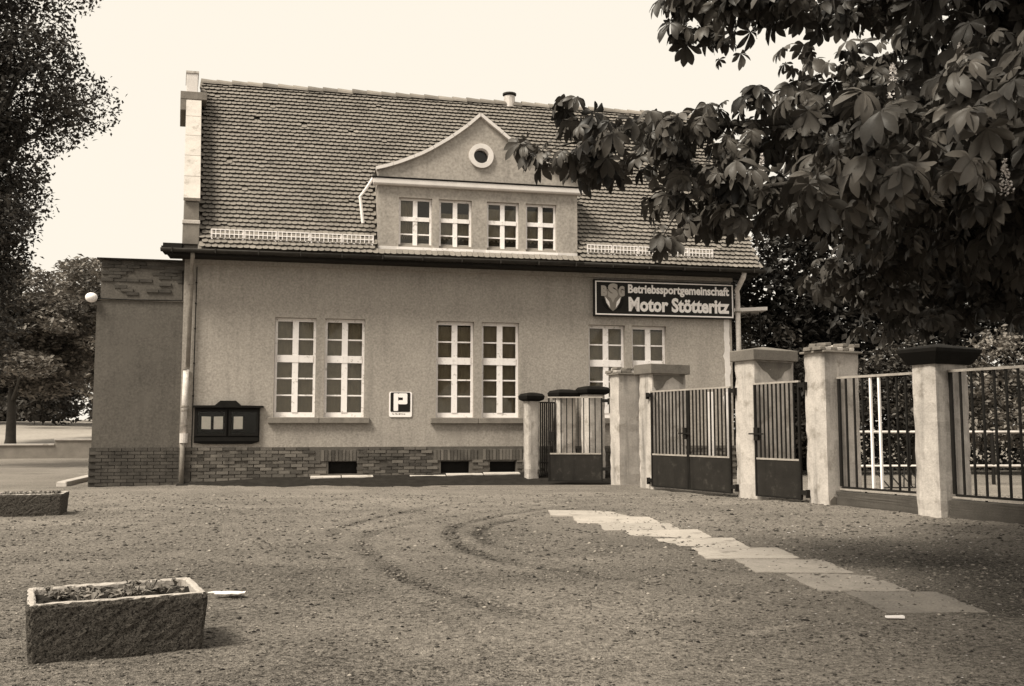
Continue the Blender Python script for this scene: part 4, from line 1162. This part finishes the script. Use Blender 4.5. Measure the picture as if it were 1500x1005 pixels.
# ------------------------------------------------------------------ things behind the fence
wr = empty('white_railing', (7.2, 20.6, 0), R(0)); tag(wr, 'low railing of two white tubes on dark posts behind the iron fence', 'railing')
for z in (1.13, .40):
    q = MB(); q.tube([(-.6, 0, z), (7.0, .4, z)], .028, 8); q.build('rail', 'pipe_light', wr, smooth=True)
for i in range(5):
    q = MB(); x = -.5 + i * 1.85; q.tube([(x, .04 + .055 * x, 0), (x, .04 + .055 * x, 1.2)], .04, 8); q.build('post', 'iron', wr)
rk = empty('bicycle_rack', (7.35, 19.2, 0), R(8)); tag(rk, 'low iron bicycle rack of crossed bars behind the fence panel with white bars', 'rack')
q = MB(); q.tube([(0, 0, .03), (1.5, 0, .03)], .015, 6); q.tube([(0, .3, .42), (1.5, .3, .42)], .015, 6); q.build('rail', 'iron', rk)
for i in range(6):
    q = MB(); x = .08 + i * .25; q.tube([(x - .10, 0, .03), (x + .10, .3, .42)], .014, 6); q.tube([(x + .10, 0, .03), (x - .10, .3, .42)], .014, 6); q.build('crossed_bars', 'iron', rk)
for (x, y, w_, lb) in ((4.28, 20.9, .16, 'slim white post behind the double gate, wider of two'), (4.75, 21.3, .09, 'thin white post behind the double gate, slimmer of two')):
    q = MB(); q.hexa([(x, y, -.05), (x + w_, y, -.05), (x + w_, y + .12, -.05), (x, y + .12, -.05)], [(x + .01, y, 2.0), (x + w_ - .01, y, 2.0), (x + w_ - .01, y + .1, 2.0), (x + .01, y + .1, 2.0)])
    tag(q.build('white_post', 'light_plaster', None, bevel=.01), lb, 'post')
sl = empty('shelter', (6.0, 24.6, 0)); tag(sl, 'thin flat white canopy edge on slender posts beyond the house corner', 'shelter')
q = MB(); q.hexa([(-.7, 0, 4.20), (.62, 0, 4.26), (.62, 1.6, 4.26), (-.7, 1.6, 4.20)], [(-.7, 0, 4.29), (.62, 0, 4.35), (.62, 1.6, 4.35), (-.7, 1.6, 4.29)]); q.build('canopy', 'sign_white', sl)
for (x, y) in ((.45, .1), (.55, 1.5), (-.6, 1.5)):
    q = MB(); q.tube([(x, y, 0), (x, y, 4.22)], .022, 6); q.build('post', 'iron', sl)

# ------------------------------------------------------------------ planters
def planter(loc, rz, label, seed):
    root = empty('planter', loc, rz); tag(root, label, 'planter', 'washed concrete planters')
    r = random.Random(seed); L, W, H, T = .90, .62, .305, .05
    def rr_pts(e, rad):
        x0, x1, y0, y1 = e, L - e, e, W - e; o = []
        for (p, q_, c_, a0, kk) in (((x0 + rad, y0), (x1 - rad, y0), (x1 - rad, y0 + rad), -90, 24), ((x1, y0 + rad), (x1, y1 - rad), (x1 - rad, y1 - rad), 0, 12), ((x1 - rad, y1), (x0 + rad, y1), (x0 + rad, y1 - rad), 90, 24), ((x0, y1 - rad), (x0, y0 + rad), (x0 + rad, y0 + rad), 180, 12)):
            o += [(p[0] + (q_[0] - p[0]) * i / kk, p[1] + (q_[1] - p[1]) * i / kk) for i in range(kk + 1)]
            o += [(c_[0] + rad * math.cos(R(a0 + 90 * i / 5)), c_[1] + rad * math.sin(R(a0 + 90 * i / 5))) for i in range(1, 5)]
        return o
    nz = 12; vs = []
    lev = [(-.03 + (H + .005) * j / nz, .022 * (1 - j / nz)) for j in range(nz + 1)] + [(H - .006, .004), (H + .001, .012)]
    for (z, e) in lev:
        rg_ = rr_pts(e, .035); k = len(rg_)
        for (x, y) in rg_:
            d = abs(r.gauss(0, .0045)); cx, cy = L / 2 - x, W / 2 - y; hh_ = math.hypot(cx, cy)
            vs.append((x + cx / hh_ * d, y + cy / hh_ * d, z + r.gauss(0, .0015)))
    fs = [(j * k + i, j * k + (i + 1) % k, (j + 1) * k + (i + 1) % k, (j + 1) * k + i) for j in range(len(lev) - 1) for i in range(k)]
    q = MB(); q.add(vs, fs); q.build('trough', 'planter', root)
    q = MB(); vs = []
    for (e, z, rad) in ((.010, H - .004, .035), (.018, H + .003, .03), (T - .010, H + .003, .02), (T - .002, H - .006, .02), (T, .1, .02)):
        for (x, y) in rr_pts(e, rad): vs.append((x + r.gauss(0, .0018), y + r.gauss(0, .0018), z + r.gauss(0, .0015)))
    fs = [(j * k + i, j * k + (i + 1) % k, (j + 1) * k + (i + 1) % k, (j + 1) * k + i) for j in range(4) for i in range(k)]
    q.add(vs, fs); q.build('rim', 'planter_rim', root)
    gx, gy = 20, 10; vs = []
    for j in range(gy + 1):
        for i in range(gx + 1): vs.append((T - .005 + (L - 2 * T + .01) * i / gx, T - .005 + (W - 2 * T + .01) * j / gy, H - .032 + r.gauss(0, .010)))
    q = MB(); q.add(vs, [(j * (gx + 1) + i, j * (gx + 1) + i + 1, (j + 1) * (gx + 1) + i + 1, (j + 1) * (gx + 1) + i) for j in range(gy) for i in range(gx)]); q.build('soil', 'soil', root, smooth=False)
    for _ in range(46):
        x, y = r.uniform(T + .05, L - T - .05), r.uniform(T + .05, W - T - .05); q = MB()
        for a in range(r.randint(5, 8)):
            t = r.uniform(0, 6.283); ln = r.uniform(.025, .05); z0 = H - .034; up = r.uniform(.02, .06); w_ = ln * .35
            c, s2 = math.cos(t), math.sin(t)
            q.cur = r.uniform(-1, 1)
            q.add([(x, y, z0), (x + c * ln * .6 - s2 * w_, y + s2 * ln * .6 + c * w_, z0 + up), (x + c * ln * 1.4, y + s2 * ln * 1.4, z0 + up * .8), (x + c * ln * .6 + s2 * w_, y + s2 * ln * .6 - c * w_, z0 + up)], [(0, 1, 2, 3)])
        q.build('seedling', 'leaf_light', root, shade=True)
planter((-2.46, 4.93, 0), R(27), 'rough aggregate concrete planter with leafy seedlings, next to the white paper scrap', 3)
planter((-7.05, 13.05, 0), R(17), 'rough aggregate concrete planter in front of the annex, standing beside its kerb', 4)
# litter
q = MB()
vs = []; n = 14
for i in range(n):
    t = 2 * math.pi * i / n; rr = 1 + rnd.uniform(-.3, .3); vs.append((-2.04 + .12 * rr * math.cos(t), 7.02 + .05 * (rr ** 2) * math.sin(t), .018 + rnd.uniform(0, .014)))
q.add(vs + [(x, y, z - .006) for x, y, z in vs], [tuple(range(n)), tuple(range(2 * n - 1, n - 1, -1))] + [((i + 1) % n, i, n + i, n + (i + 1) % n) for i in range(n)])
tag(q.build('paper_scrap', 'sign_white'), 'crumpled white scrap lying beside the concrete planter', 'litter')
q = MB(); q.hexa([(2.36, 6.15, .012), (2.47, 6.14, .012), (2.47, 6.17, .012), (2.36, 6.18, .012)], [(2.36, 6.15, .022), (2.47, 6.14, .026), (2.47, 6.17, .026), (2.36, 6.18, .022)])
tag(q.build('paper_strip', 'sign_white'), 'small white paper strip lying on the ground under the chestnut', 'litter')

# ------------------------------------------------------------------ left background: kerb, wall, lawn
q = MB(); q.hexa([(-9.5, 20.1, -.02), (-9.28, 20.1, -.02), (-10.2, 24.2, -.02), (-10.45, 24.2, -.02)], [(-9.5, 20.1, .10), (-9.28, 20.1, .10), (-10.2, 24.2, .10), (-10.45, 24.2, .10)])
tag(q.build('kerb', 'stone', None, bevel=.02), 'pale kerb stone running back past the annex corner', 'kerb', kind='structure')
lw = empty('low_wall', (-20.5, 38.6, 0)); tag(lw, 'low pale boundary wall with stepped coping in front of the lawn', 'wall')
def lwseg(x0, x1, h):
    y = lambda x: .25 * (x + 0)
    q = MB(); q.hexa([(x0, y(x0), -.1), (x1, y(x1), -.1), (x1, y(x1) + .3, -.1), (x0, y(x0) + .3, -.1)], [(x0, y(x0), h), (x1, y(x1), h), (x1, y(x1) + .3, h), (x0, y(x0) + .3, h)]); q.build('wall_section', 'wall_concrete', lw)
    q = MB(); q.hexa([(x0, y(x0) - .05, h), (x1, y(x1) - .05, h), (x1, y(x1) + .35, h), (x0, y(x0) + .35, h)], [(x0, y(x0) - .05, h + .07), (x1, y(x1) - .05, h + .07), (x1, y(x1) + .35, h + .07), (x0, y(x0) + .35, h + .07)]); q.build('coping', 'stone', lw, bevel=.015)
lwseg(-14, 1.9, .52); lwseg(1.9, 9, .72)
# lawn rising behind the wall
nxs, nys = 30, 20
V = []
for j in range(nys + 1):
    for i in range(nxs + 1):
        x = -70 + 72 * i / nxs; yy = 39.6 + 60 * j / nys + .25 * max(0, x + 20)
        V.append((x, yy, .35 + 2.2 * (1 - math.exp(-1.6 * j / nys)) + .1 * math.sin(x * .3)))
I = np.arange((nxs + 1) * (nys + 1)).reshape(nys + 1, nxs + 1)
o = obj('lawn', np_mesh('lawn', V, np.stack([I[:-1, :-1], I[:-1, 1:], I[1:, 1:], I[1:, :-1]], -1).reshape(-1, 4), smooth=True), 'lawn')
tag(o, 'pale mown lawn rising behind the low wall', 'lawn', kind='structure')

# ------------------------------------------------------------------ trees
def leaf_quads(P, size, upbias=0.5, narrow=0.55, rg=rng):
    """one folded diamond leaf (4 verts, 2 tris) at each point"""
    n = len(P)
    N = rg.normal(size=(n, 3)); N[:, 2] = np.abs(N[:, 2]) + upbias; N /= np.linalg.norm(N, axis=1, keepdims=True)
    A = rg.normal(size=(n, 3)); A[:, 2] -= .4; A -= N * np.sum(A * N, 1, keepdims=True); A /= np.linalg.norm(A, axis=1, keepdims=True)
    B = np.cross(N, A); s = (size * (.6 + .8 * rg.random(n)))[:, None]
    V = np.stack([P - A * s * .5, P + B * s * narrow * .5 + N * s * .12, P + A * s * .6, P - B * s * narrow * .5 + N * s * .12], 1).reshape(-1, 3)
    b = np.arange(n)[:, None] * 4
    F = np.concatenate([b + np.array([[0, 1, 2]]), b + np.array([[0, 2, 3]])], 1).reshape(-1, 3)
    return V, F
def crown_points(clumps, per, rg=rng, flat=0.7):
    P = []
    for (c, r) in clumps:
        k = int(per * r * r); d = rg.normal(size=(k, 3)); d /= np.linalg.norm(d, axis=1, keepdims=True)
        rad = r * (0.35 + .65 * rg.random(k) ** .5) * (1 + .15 * rg.normal(size=k) * (rg.random(k) < .2))
        q = d * rad[:, None]; q[:, 2] *= flat; P.append(np.array(c) + q)
    return np.concatenate(P)
def tree(label, base, h_trunk, r_trunk, clumps, per, size, m, name='tree', group=None, flat=.7, upb=.5, limbs=8, lean=(0, 0)):
    root = empty(name, base); tag(root, label, 'tree' if 'shrub' not in name else 'shrub', group)
    cl = [(np.array(c) - np.array(base), r) for c, r in clumps]
    q = MB(); top = np.array((lean[0], lean[1], h_trunk))
    q.tube([(0, 0, -.1), (0.02, 0, h_trunk * .1), tuple(top * .55), tuple(top)], [r_trunk * 1.35, r_trunk, r_trunk * .8, r_trunk * .55], 10); q.build('trunk', 'bark', root, smooth=True)
    lm = MB()
    for c, r in sorted(cl, key=lambda t: -t[1])[:limbs]:
        st = top * rnd.uniform(.55, 1.0); md = (st + c) / 2 + np.array((rnd.gauss(0, .15), rnd.gauss(0, .15), .25))
        lm.tube([tuple(st), tuple(md), tuple(c)], [r_trunk * .4, r_trunk * .25, r_trunk * .08], 6)
    if limbs: lm.build('limbs', 'bark', root, smooth=True)
    P = crown_points(cl, per, flat=flat); V, F = leaf_quads(P, size, upb)
    sh = np.repeat(rng.normal(size=len(P)) * .5, 2)
    o = obj('crown', np_mesh('crown', V, F, shade=sh), m, root); tag(o, kind='stuff')
    return root
def clumps_in(c, rad, n, r0, r1, seed, shell=.5):
    r = np.random.default_rng(seed); out = []
    for _ in range(n):
        d = r.normal(size=3); d /= np.linalg.norm(d); t = shell + (1 - shell) * r.random()
        out.append((np.array(c) + d * np.array(rad) * t, r0 + (r1 - r0) * r.random()))
    return out
# tall dark tree at the left
tall = clumps_in((-18.4, 30, 12.2), (4.4, 4.0, 4.6), 110, .8, 1.5, 3, .15) + clumps_in((-18.6, 30, 16.5), (4.2, 3.4, 3.5), 50, .8, 1.4, 4, .1) + clumps_in((-17.6, 30, 7.2), (2.7, 3.2, 4.2), 105, .7, 1.2, 14, .05)
tree('tall dense dark-leaved tree left of the annex, crown running out of the top', (-18.9, 30.0, 0), 9.0, .32, tall, 420, .15, 'leaf_tall', limbs=14, flat=.8, upb=.3)
# layered spreading tree behind the low wall
sp_ = clumps_in((-21.0, 42.5, 5.9), (5.4, 3.6, 3.5), 95, .8, 1.5, 5, .3)
tree('spreading tree with lighter layered foliage and bare dark trunk behind the low wall', (-22.1, 42.3, .4), 3.4, .22, sp_, 260, .23, 'leaf_light', flat=.4, upb=1.2, limbs=12)
far_ = clumps_in((-26.0, 60, 6.5), (6.0, 4, 4.6), 60, 1.0, 1.8, 6, .3)
tree('pale far tree whose top shows above the annex roof corner', (-26.0, 60, 2.0), 3.0, .3, far_, 120, .35, 'leaf_light', flat=.6, upb=.8)
tree('dark far tree closing the lawn behind the spreading tree', (-37.0, 66, 1.2), 3.0, .3, clumps_in((-37, 66, 5.5), (9, 4, 5.0), 70, 1.2, 2.2, 8, .2), 80, .42, 'leaf_mid', flat=.6)
tree('low bushy far tree at the top of the lawn behind the annex', (-20.0, 70, 1.2), 2.0, .3, clumps_in((-22, 70, 4.5), (10, 4, 3.8), 60, 1.2, 2.0, 9, .2), 80, .42, 'leaf_mid', flat=.6)
hd = clumps_in((-45, 76, 3.0), (32, 2, 1.8), 130, 1.2, 2.2, 12, .0)
P_ = crown_points(hd, 45); V_, F_ = leaf_quads(P_, .5, .5)
tag(obj('far_hedge', np_mesh('far_hedge', V_, F_, shade=np.repeat(rng.normal(size=len(P_)) * .5, 2)), 'leaf_mid'), 'continuous dark far hedge along the top of the lawn', 'hedge', kind='stuff')
# dark trees behind the fence
bgt = [((8.5, 28.5), 9.5, 3.3, 21, 'leaf_dark', 'dark tall tree right behind the house corner, beyond the shelter'),
       ((12.8, 29.5), 10.5, 3.4, 22, 'leaf_dark', 'dark tree behind the crumbled-top pillar, among the garden trees'),
       ((17.5, 30.5), 11.0, 3.6, 23, 'leaf_dark', 'dark tree behind the flared-cap pillar, among the garden trees'),
       ((22.5, 31.5), 11.0, 3.8, 24, 'leaf_dark', 'dark tree behind the end of the dark-barred fence panel')]
for (xy, h, w_, sd_, m_, lb) in bgt:
    tree(lb, (xy[0], xy[1], 0), h * .5, .22, clumps_in((xy[0], xy[1], h * .55), (w_, 2.4, h * .45), 55, .8, 1.5, sd_, .3), 190, .22, m_, group='garden trees behind the fence', flat=.75)
shr = [((6.4, 25.2), 4.6, 1.3, 31, 'leaf_mid', 'tall shrub beside the house corner, under the white canopy'),
       ((8.4, 25.0), 3.6, 1.3, 32, 'leaf_mid', 'leafy shrub showing over the crumbled-top pillar'),
       ((10.6, 25.4), 3.7, 1.4, 33, 'leaf_mid', 'dense shrub between the crumbled-top and flared-cap pillars'),
       ((12.6, 25.2), 4.1, 1.4, 34, 'leaf_light', 'paler shrub standing up behind the flared-cap pillar'),
       ((14.8, 25.8), 3.4, 1.5, 35, 'leaf_mid', 'broad shrub behind the dark-barred fence panel'),
       ((17.2, 26.5), 3.6, 1.6, 36, 'leaf_dark', 'dark shrub at the far end of the garden hedge'),
       ((4.8, 26.3), 3.0, 1.0, 37, 'leaf_dark', 'small dark shrub hidden behind the house corner')]
for (xy, h, w_, sd_, m_, lb) in shr:
    tree(lb, (xy[0], xy[1], 0), h * .4, .06, clumps_in((xy[0], xy[1], h * .5), (w_, 1.0, h * .46), 40, .35, .7, sd_, .25), 620, .13, m_, name='garden_shrub', group='garden shrubs behind the fence', limbs=6)

P_ = crown_points([((x_, 27.2 + .12 * (x_ - 5) + rnd.uniform(-.4, .4), z_), rnd.uniform(.6, .95)) for x_ in np.arange(4.2, 26, .55) for z_ in (.45, 1.2, 1.9)], 330)
V_, F_ = leaf_quads(P_, .15, .4)
tag(obj('undergrowth', np_mesh('undergrowth', V_, F_, shade=np.repeat(rng.normal(size=len(P_)) * .5, 2)), 'leaf_dark'), 'dark dense undergrowth closing the garden behind the shrubs', 'undergrowth', kind='stuff')

# ------------------------------------------------------------------ the chestnut
ch = empty('chestnut_tree', (7.1, 8.6, 0)); CB = np.array((7.1, 8.6, 0.0))
tag(ch, 'big chestnut reaching over the forecourt with large drooping fingered leaves', 'tree')
q = MB(); q.tube([(0, 0, -.1), (-.02, 0, .5), (0.05, .05, 2.4), (.1, 0, 4.2), (.25, .1, 6.2), (.3, .1, 9)], [.48, .34, .30, .28, .22, .08], 12); q.build('trunk', 'bark', ch, smooth=True)
LIMBS = [
    [(7.26, 8.6, 4.2), (5.0, 8.0, 4.18), (3.35, 7.6, 3.85), (2.26, 7.7, 3.72), (1.46, 8.0, 3.78), (0.78, 8.2, 3.76), (0.38, 8.3, 3.69)],
    [(5.0, 8.0, 4.18), (3.84, 7.2, 3.35), (2.8, 7.0, 3.12), (2.04, 7.4, 3.10), (1.42, 7.9, 3.20)],
    [(7.4, 8.6, 6.19), (4.74, 7.5, 5.0), (3.2, 7.2, 4.66), (2.16, 7.3, 4.66), (1.5, 7.6, 4.72), (1.28, 7.7, 4.66)],
    [(7.2, 8.6, 3.9), (4.2, 6.0, 3.6), (2.92, 5.3, 3.17), (2.53, 5.3, 3.05), (2.27, 5.5, 2.95), (2.10, 5.8, 2.80)],
    [(7.2, 8.6, 3.5), (5.55, 9.0, 3.3), (4.36, 9.0, 3.05), (3.55, 9.2, 2.92), (3.15, 9.6, 2.90)],
    [(5.0, 8.0, 4.18), (4.13, 8.6, 4.6), (3.32, 9.0, 4.55), (2.75, 9.0, 4.35)],
    [(5.0, 8.0, 4.18), (4.3, 7.9, 3.7), (3.6, 8.2, 3.5), (2.9, 8.5, 3.45)],
    [(7.2, 8.6, 3.9), (5.6, 7.2, 3.5), (4.4, 6.6, 3.0), (3.7, 6.6, 2.75)],
    [(7.2, 8.6, 3.9), (5.6, 10.0, 3.7), (4.9, 10.6, 3.2), (4.3, 10.8, 2.9)],
    [(7.2, 8.6, 3.2), (6.0, 9.6, 3.0), (5.2, 10.0, 2.75), (4.5, 10.2, 2.65), (3.7, 10.4, 2.8)],
    [(7.2, 8.6, 4.0), (6.0, 8.2, 3.7), (5.2, 7.8, 3.3), (4.5, 7.8, 2.95), (3.9, 8.0, 2.85)],
    [(7.3, 8.6, 5.0), (5.4, 9.6, 4.7), (4.4, 10.0, 4.2), (3.6, 10.2, 3.8)],
]
for L in LIMBS:
    q = MB(); P = np.array(L) - CB
    t = np.linspace(0, len(P) - 1, (len(P) - 1) * 4 + 1); PP = np.stack([np.interp(t, np.arange(len(P)), P[:, k]) for k in range(3)], 1)
    for _ in range(2): PP[1:-1] = (PP[:-2] + 2 * PP[1:-1] + PP[2:]) / 4
    q.tube([tuple(p) for p in PP], list(np.linspace(.075, .008, len(PP)) ** 1.0 * np.linspace(1, .75, len(PP))), 8); q.build('limb', 'bark', ch, smooth=True)
# one fingered leaf: seven folded leaflets
def palmate(rg, big=1.0):
    vs, fs = [], []
    for ang, ln in ((-118, .55), (-78, .78), (-38, .95), (0, 1.0), (38, .95), (78, .78), (118, .55)):
        ang += rg.normal() * 6; ln = ln * .155 * big * (1 + rg.normal() * .06); w = ln * .19
        droop = .35 + .25 * rg.random(); fold = .25 + .2 * rg.random(); tw = rg.normal() * .25
        c, s = math.cos(R(ang)), math.sin(R(ang)); b = len(vs)
        prof = [(0.0, 0.02), (.30, .55), (.62, 1.0), (.80, .86), (.93, .42), (1.0, 0.0)]
        for (u, k) in prof:
            r = ln * u * (1 - .18 * droop * u); z = -ln * droop * u * u
            for side in (-1, 0, 1):
                yy = side * w * k; zz = z + abs(side) * w * k * fold + side * w * k * tw
                vs.append((c * r - s * yy, s * r + c * yy, zz))
        for i in range(len(prof) - 1):
            a = b + 3 * i; fs += [(a, a + 3, a + 4, a + 1), (a + 1, a + 4, a + 5, a + 2)]
    return np.array(vs), np.array(fs)
LV = [palmate(np.random.default_rng(100 + i)) for i in range(10)]
def ortho(fwd, up):
    f = fwd / np.linalg.norm(fwd); n = up - f * np.dot(up, f); n /= np.linalg.norm(n); return np.stack([f, np.cross(n, f), n], 1)
crg = np.random.default_rng(42)
C0 = np.array((0, 0, 1.2)); cth, sth = math.cos(CAM_PITCH), math.sin(CAM_PITCH)
def vis(p):
    q = p - C0; y = cth * q[1] + sth * q[2]; z = -sth * q[1] + cth * q[2]
    return abs(q[0] / y) < .54 and abs(z / y) < .37
leaves = []      # (pos, matrix, variant, scale)
def sprig(p, outward, k, spread):
    for _ in range(k):
        d = crg.normal(size=3); d[2] = d[2] * .55 - .12; d /= np.linalg.norm(d)
        pos = p + d * spread * (.35 + .65 * crg.random())
        fwd = d * np.array((1, 1, .4)) + outward * .3 + np.array((0, 0, -.55 - .5 * crg.random()))
        up = np.array((0, 0, 1.0)) + crg.normal(size=3) * .35
        leaves.append((pos, ortho(fwd, up), int(crg.integers(10)), .55 + .8 * crg.random()))
twigs = MB()
for li, L in enumerate(LIMBS):
    P = np.array(L); seg = np.linalg.norm(np.diff(P, axis=0), axis=1); tot = seg.sum(); cum = np.concatenate([[0], np.cumsum(seg)])
    s = 0.0
    while s < tot:
        p = np.array([np.interp(s, cum, P[:, k]) for k in range(3)]); i = min(len(P) - 2, int(np.searchsorted(cum, s, side='right') - 1)); dr_ = P[i + 1] - P[i]; dr_ = dr_ / np.linalg.norm(dr_)
        tip = s / tot
        wid = .55 * (1 - tip) ** .7 + .20
        if p[0] < 6.2:
            for _ in range((4 if li in (5, 11) else 5) if tip < .75 else 3):
                off = crg.normal(size=3) * wid * np.array((.75, .9, .42)); off[2] -= .05
                sprig(p + off, dr_, 6, .19)
                if np.linalg.norm(off) < .5 and ((p + off)[2] < 3.7 or (p + off)[0] > 2.4) and (p + off)[0] > .7: twigs.tube([tuple(p - CB), tuple(p + off * .55 + np.array((0, 0, .03)) - CB), tuple(p + off - CB)], [.011, .007, .004], 5)
        s += .115
# the rest of the crown: above and to the right of the view
for _ in range(900):
    d = crg.normal(size=3); d /= np.linalg.norm(d); t = .45 + .55 * crg.random()
    p = np.array((6.6, 8.4, 6.6)) + d * np.array((4.0, 4.2, 3.1)) * t
    if p[2] < 3.3 + .25 * (p[0] - 3): continue
    # keep the piece of open sky at the upper left free
    if p[0] - .22 * (p[1] - 4) < 1.9 and p[2] < 7: continue
    if vis(p) and crg.random() < .72: continue
    sprig(p, d, 7, .34)
for _ in range(1400):  # unseen sprigs over the camera, added to shade the near-right ground
    d = crg.normal(size=3); d /= np.linalg.norm(d); t = .2 + .8 * crg.random()
    p = np.array((1.7, 2.7, 7.0)) + d * np.array((4.3, 3.8, 1.8)) * t
    if p[2] < 1.95 + .46 * p[1] or (p[0] < .6 and p[1] > 5.0): continue
    if math.hypot(p[0] + .5625 * (p[2] - 3) - 2.55, p[1] + .495 * (p[2] - 3) - 5.4) < 1.0: continue  # gap shaped so the sun still reaches the near leaf spray
    sprig(p, d, 7, .34)
# keep only leaves outside the open sky wedge between the two upper limbs
good = []
gap_c = np.array((2.05, 7.5, 4.25))
for lf in leaves:
    p = lf[0]
    if abs(p[0] - 1.72) < .55 and 4.02 + .16 * (p[0] - 1.2) < p[2] < 4.44 and p[1] < 9.6 and crg.random() < .93: continue
    if p[0] < 1.25 and p[2] > 4.02 and p[1] > 5.5: continue
    if 6.4 < p[1] and 2.1 < p[0] < 3.3 and 3.5 < p[2] < 4.6 and crg.random() < .40: continue
    if p[1] > 6.4 and p[2] > 3.5 and vis(p) and crg.random() < .06: continue
    if p[1] < 4.6 and p[2] < 1.9 + .46 * p[1]: continue
    good.append(lf)
leaves = good
order = sorted(range(len(leaves)), key=lambda i: (0 if vis(leaves[i][0]) else 1, np.linalg.norm(leaves[i][0] - C0)))
near_set = set(order[:300])
LM = []
for v in range(10):
    for sh in (-.5, .3, 1.3):  # nearest leaves skewed lighter: sunlit look put into their colour
        me = np_mesh('leaf', LV[v][0], LV[v][1], shade=np.full(len(LV[v][1]), sh), smooth=True); me.materials.append(M['chestnut_leaf']); LM.append(me)
VV, FF, SS, nv = [], [], [], 0
for i, (p, Rm, v, sc) in enumerate(leaves):
    if i in near_set:
        o = bpy.data.objects.new('leaf', LM[v * 3 + int(crg.integers(3))]); link(o, ch)
        mtx = Matrix([list(Rm[r] * sc) + [(p - CB)[r]] for r in range(3)] + [[0, 0, 0, 1]]); o.matrix_local = mtx
    else:
        VV.append((LV[v][0] * sc) @ Rm.T + (p - CB)); FF.append(LV[v][1] + nv); SS.append(np.full(len(LV[v][1]), crg.normal() * .5)); nv += len(LV[v][0])
o = obj('foliage', np_mesh('foliage', np.concatenate(VV), np.concatenate(FF), shade=np.concatenate(SS), smooth=True), 'chestnut_leaf', ch); tag(o, kind='stuff')
tag(twigs.build('twigs', 'bark', ch, smooth=True), kind='stuff')
# blossom candles
for (x, y, z) in ((2.30, 5.6, 3.18), (2.66, 5.5, 3.26), (1.95, 7.3, 3.12), (3.0, 5.7, 2.62), (2.35, 7.6, 3.2)):
    n = 150; t = crg.random(n); a = crg.random(n) * 6.283; r_ = .05 * (1 - t * .8) * (.4 + .6 * crg.random(n))
    P = np.stack([r_ * np.cos(a), r_ * np.sin(a), t * .22], 1) + np.array((x, y, z)) - CB
    V, F = leaf_quads(P, .016, .2, .8, crg); obj('blossom', np_mesh('blossom', V, F), 'petal', ch)
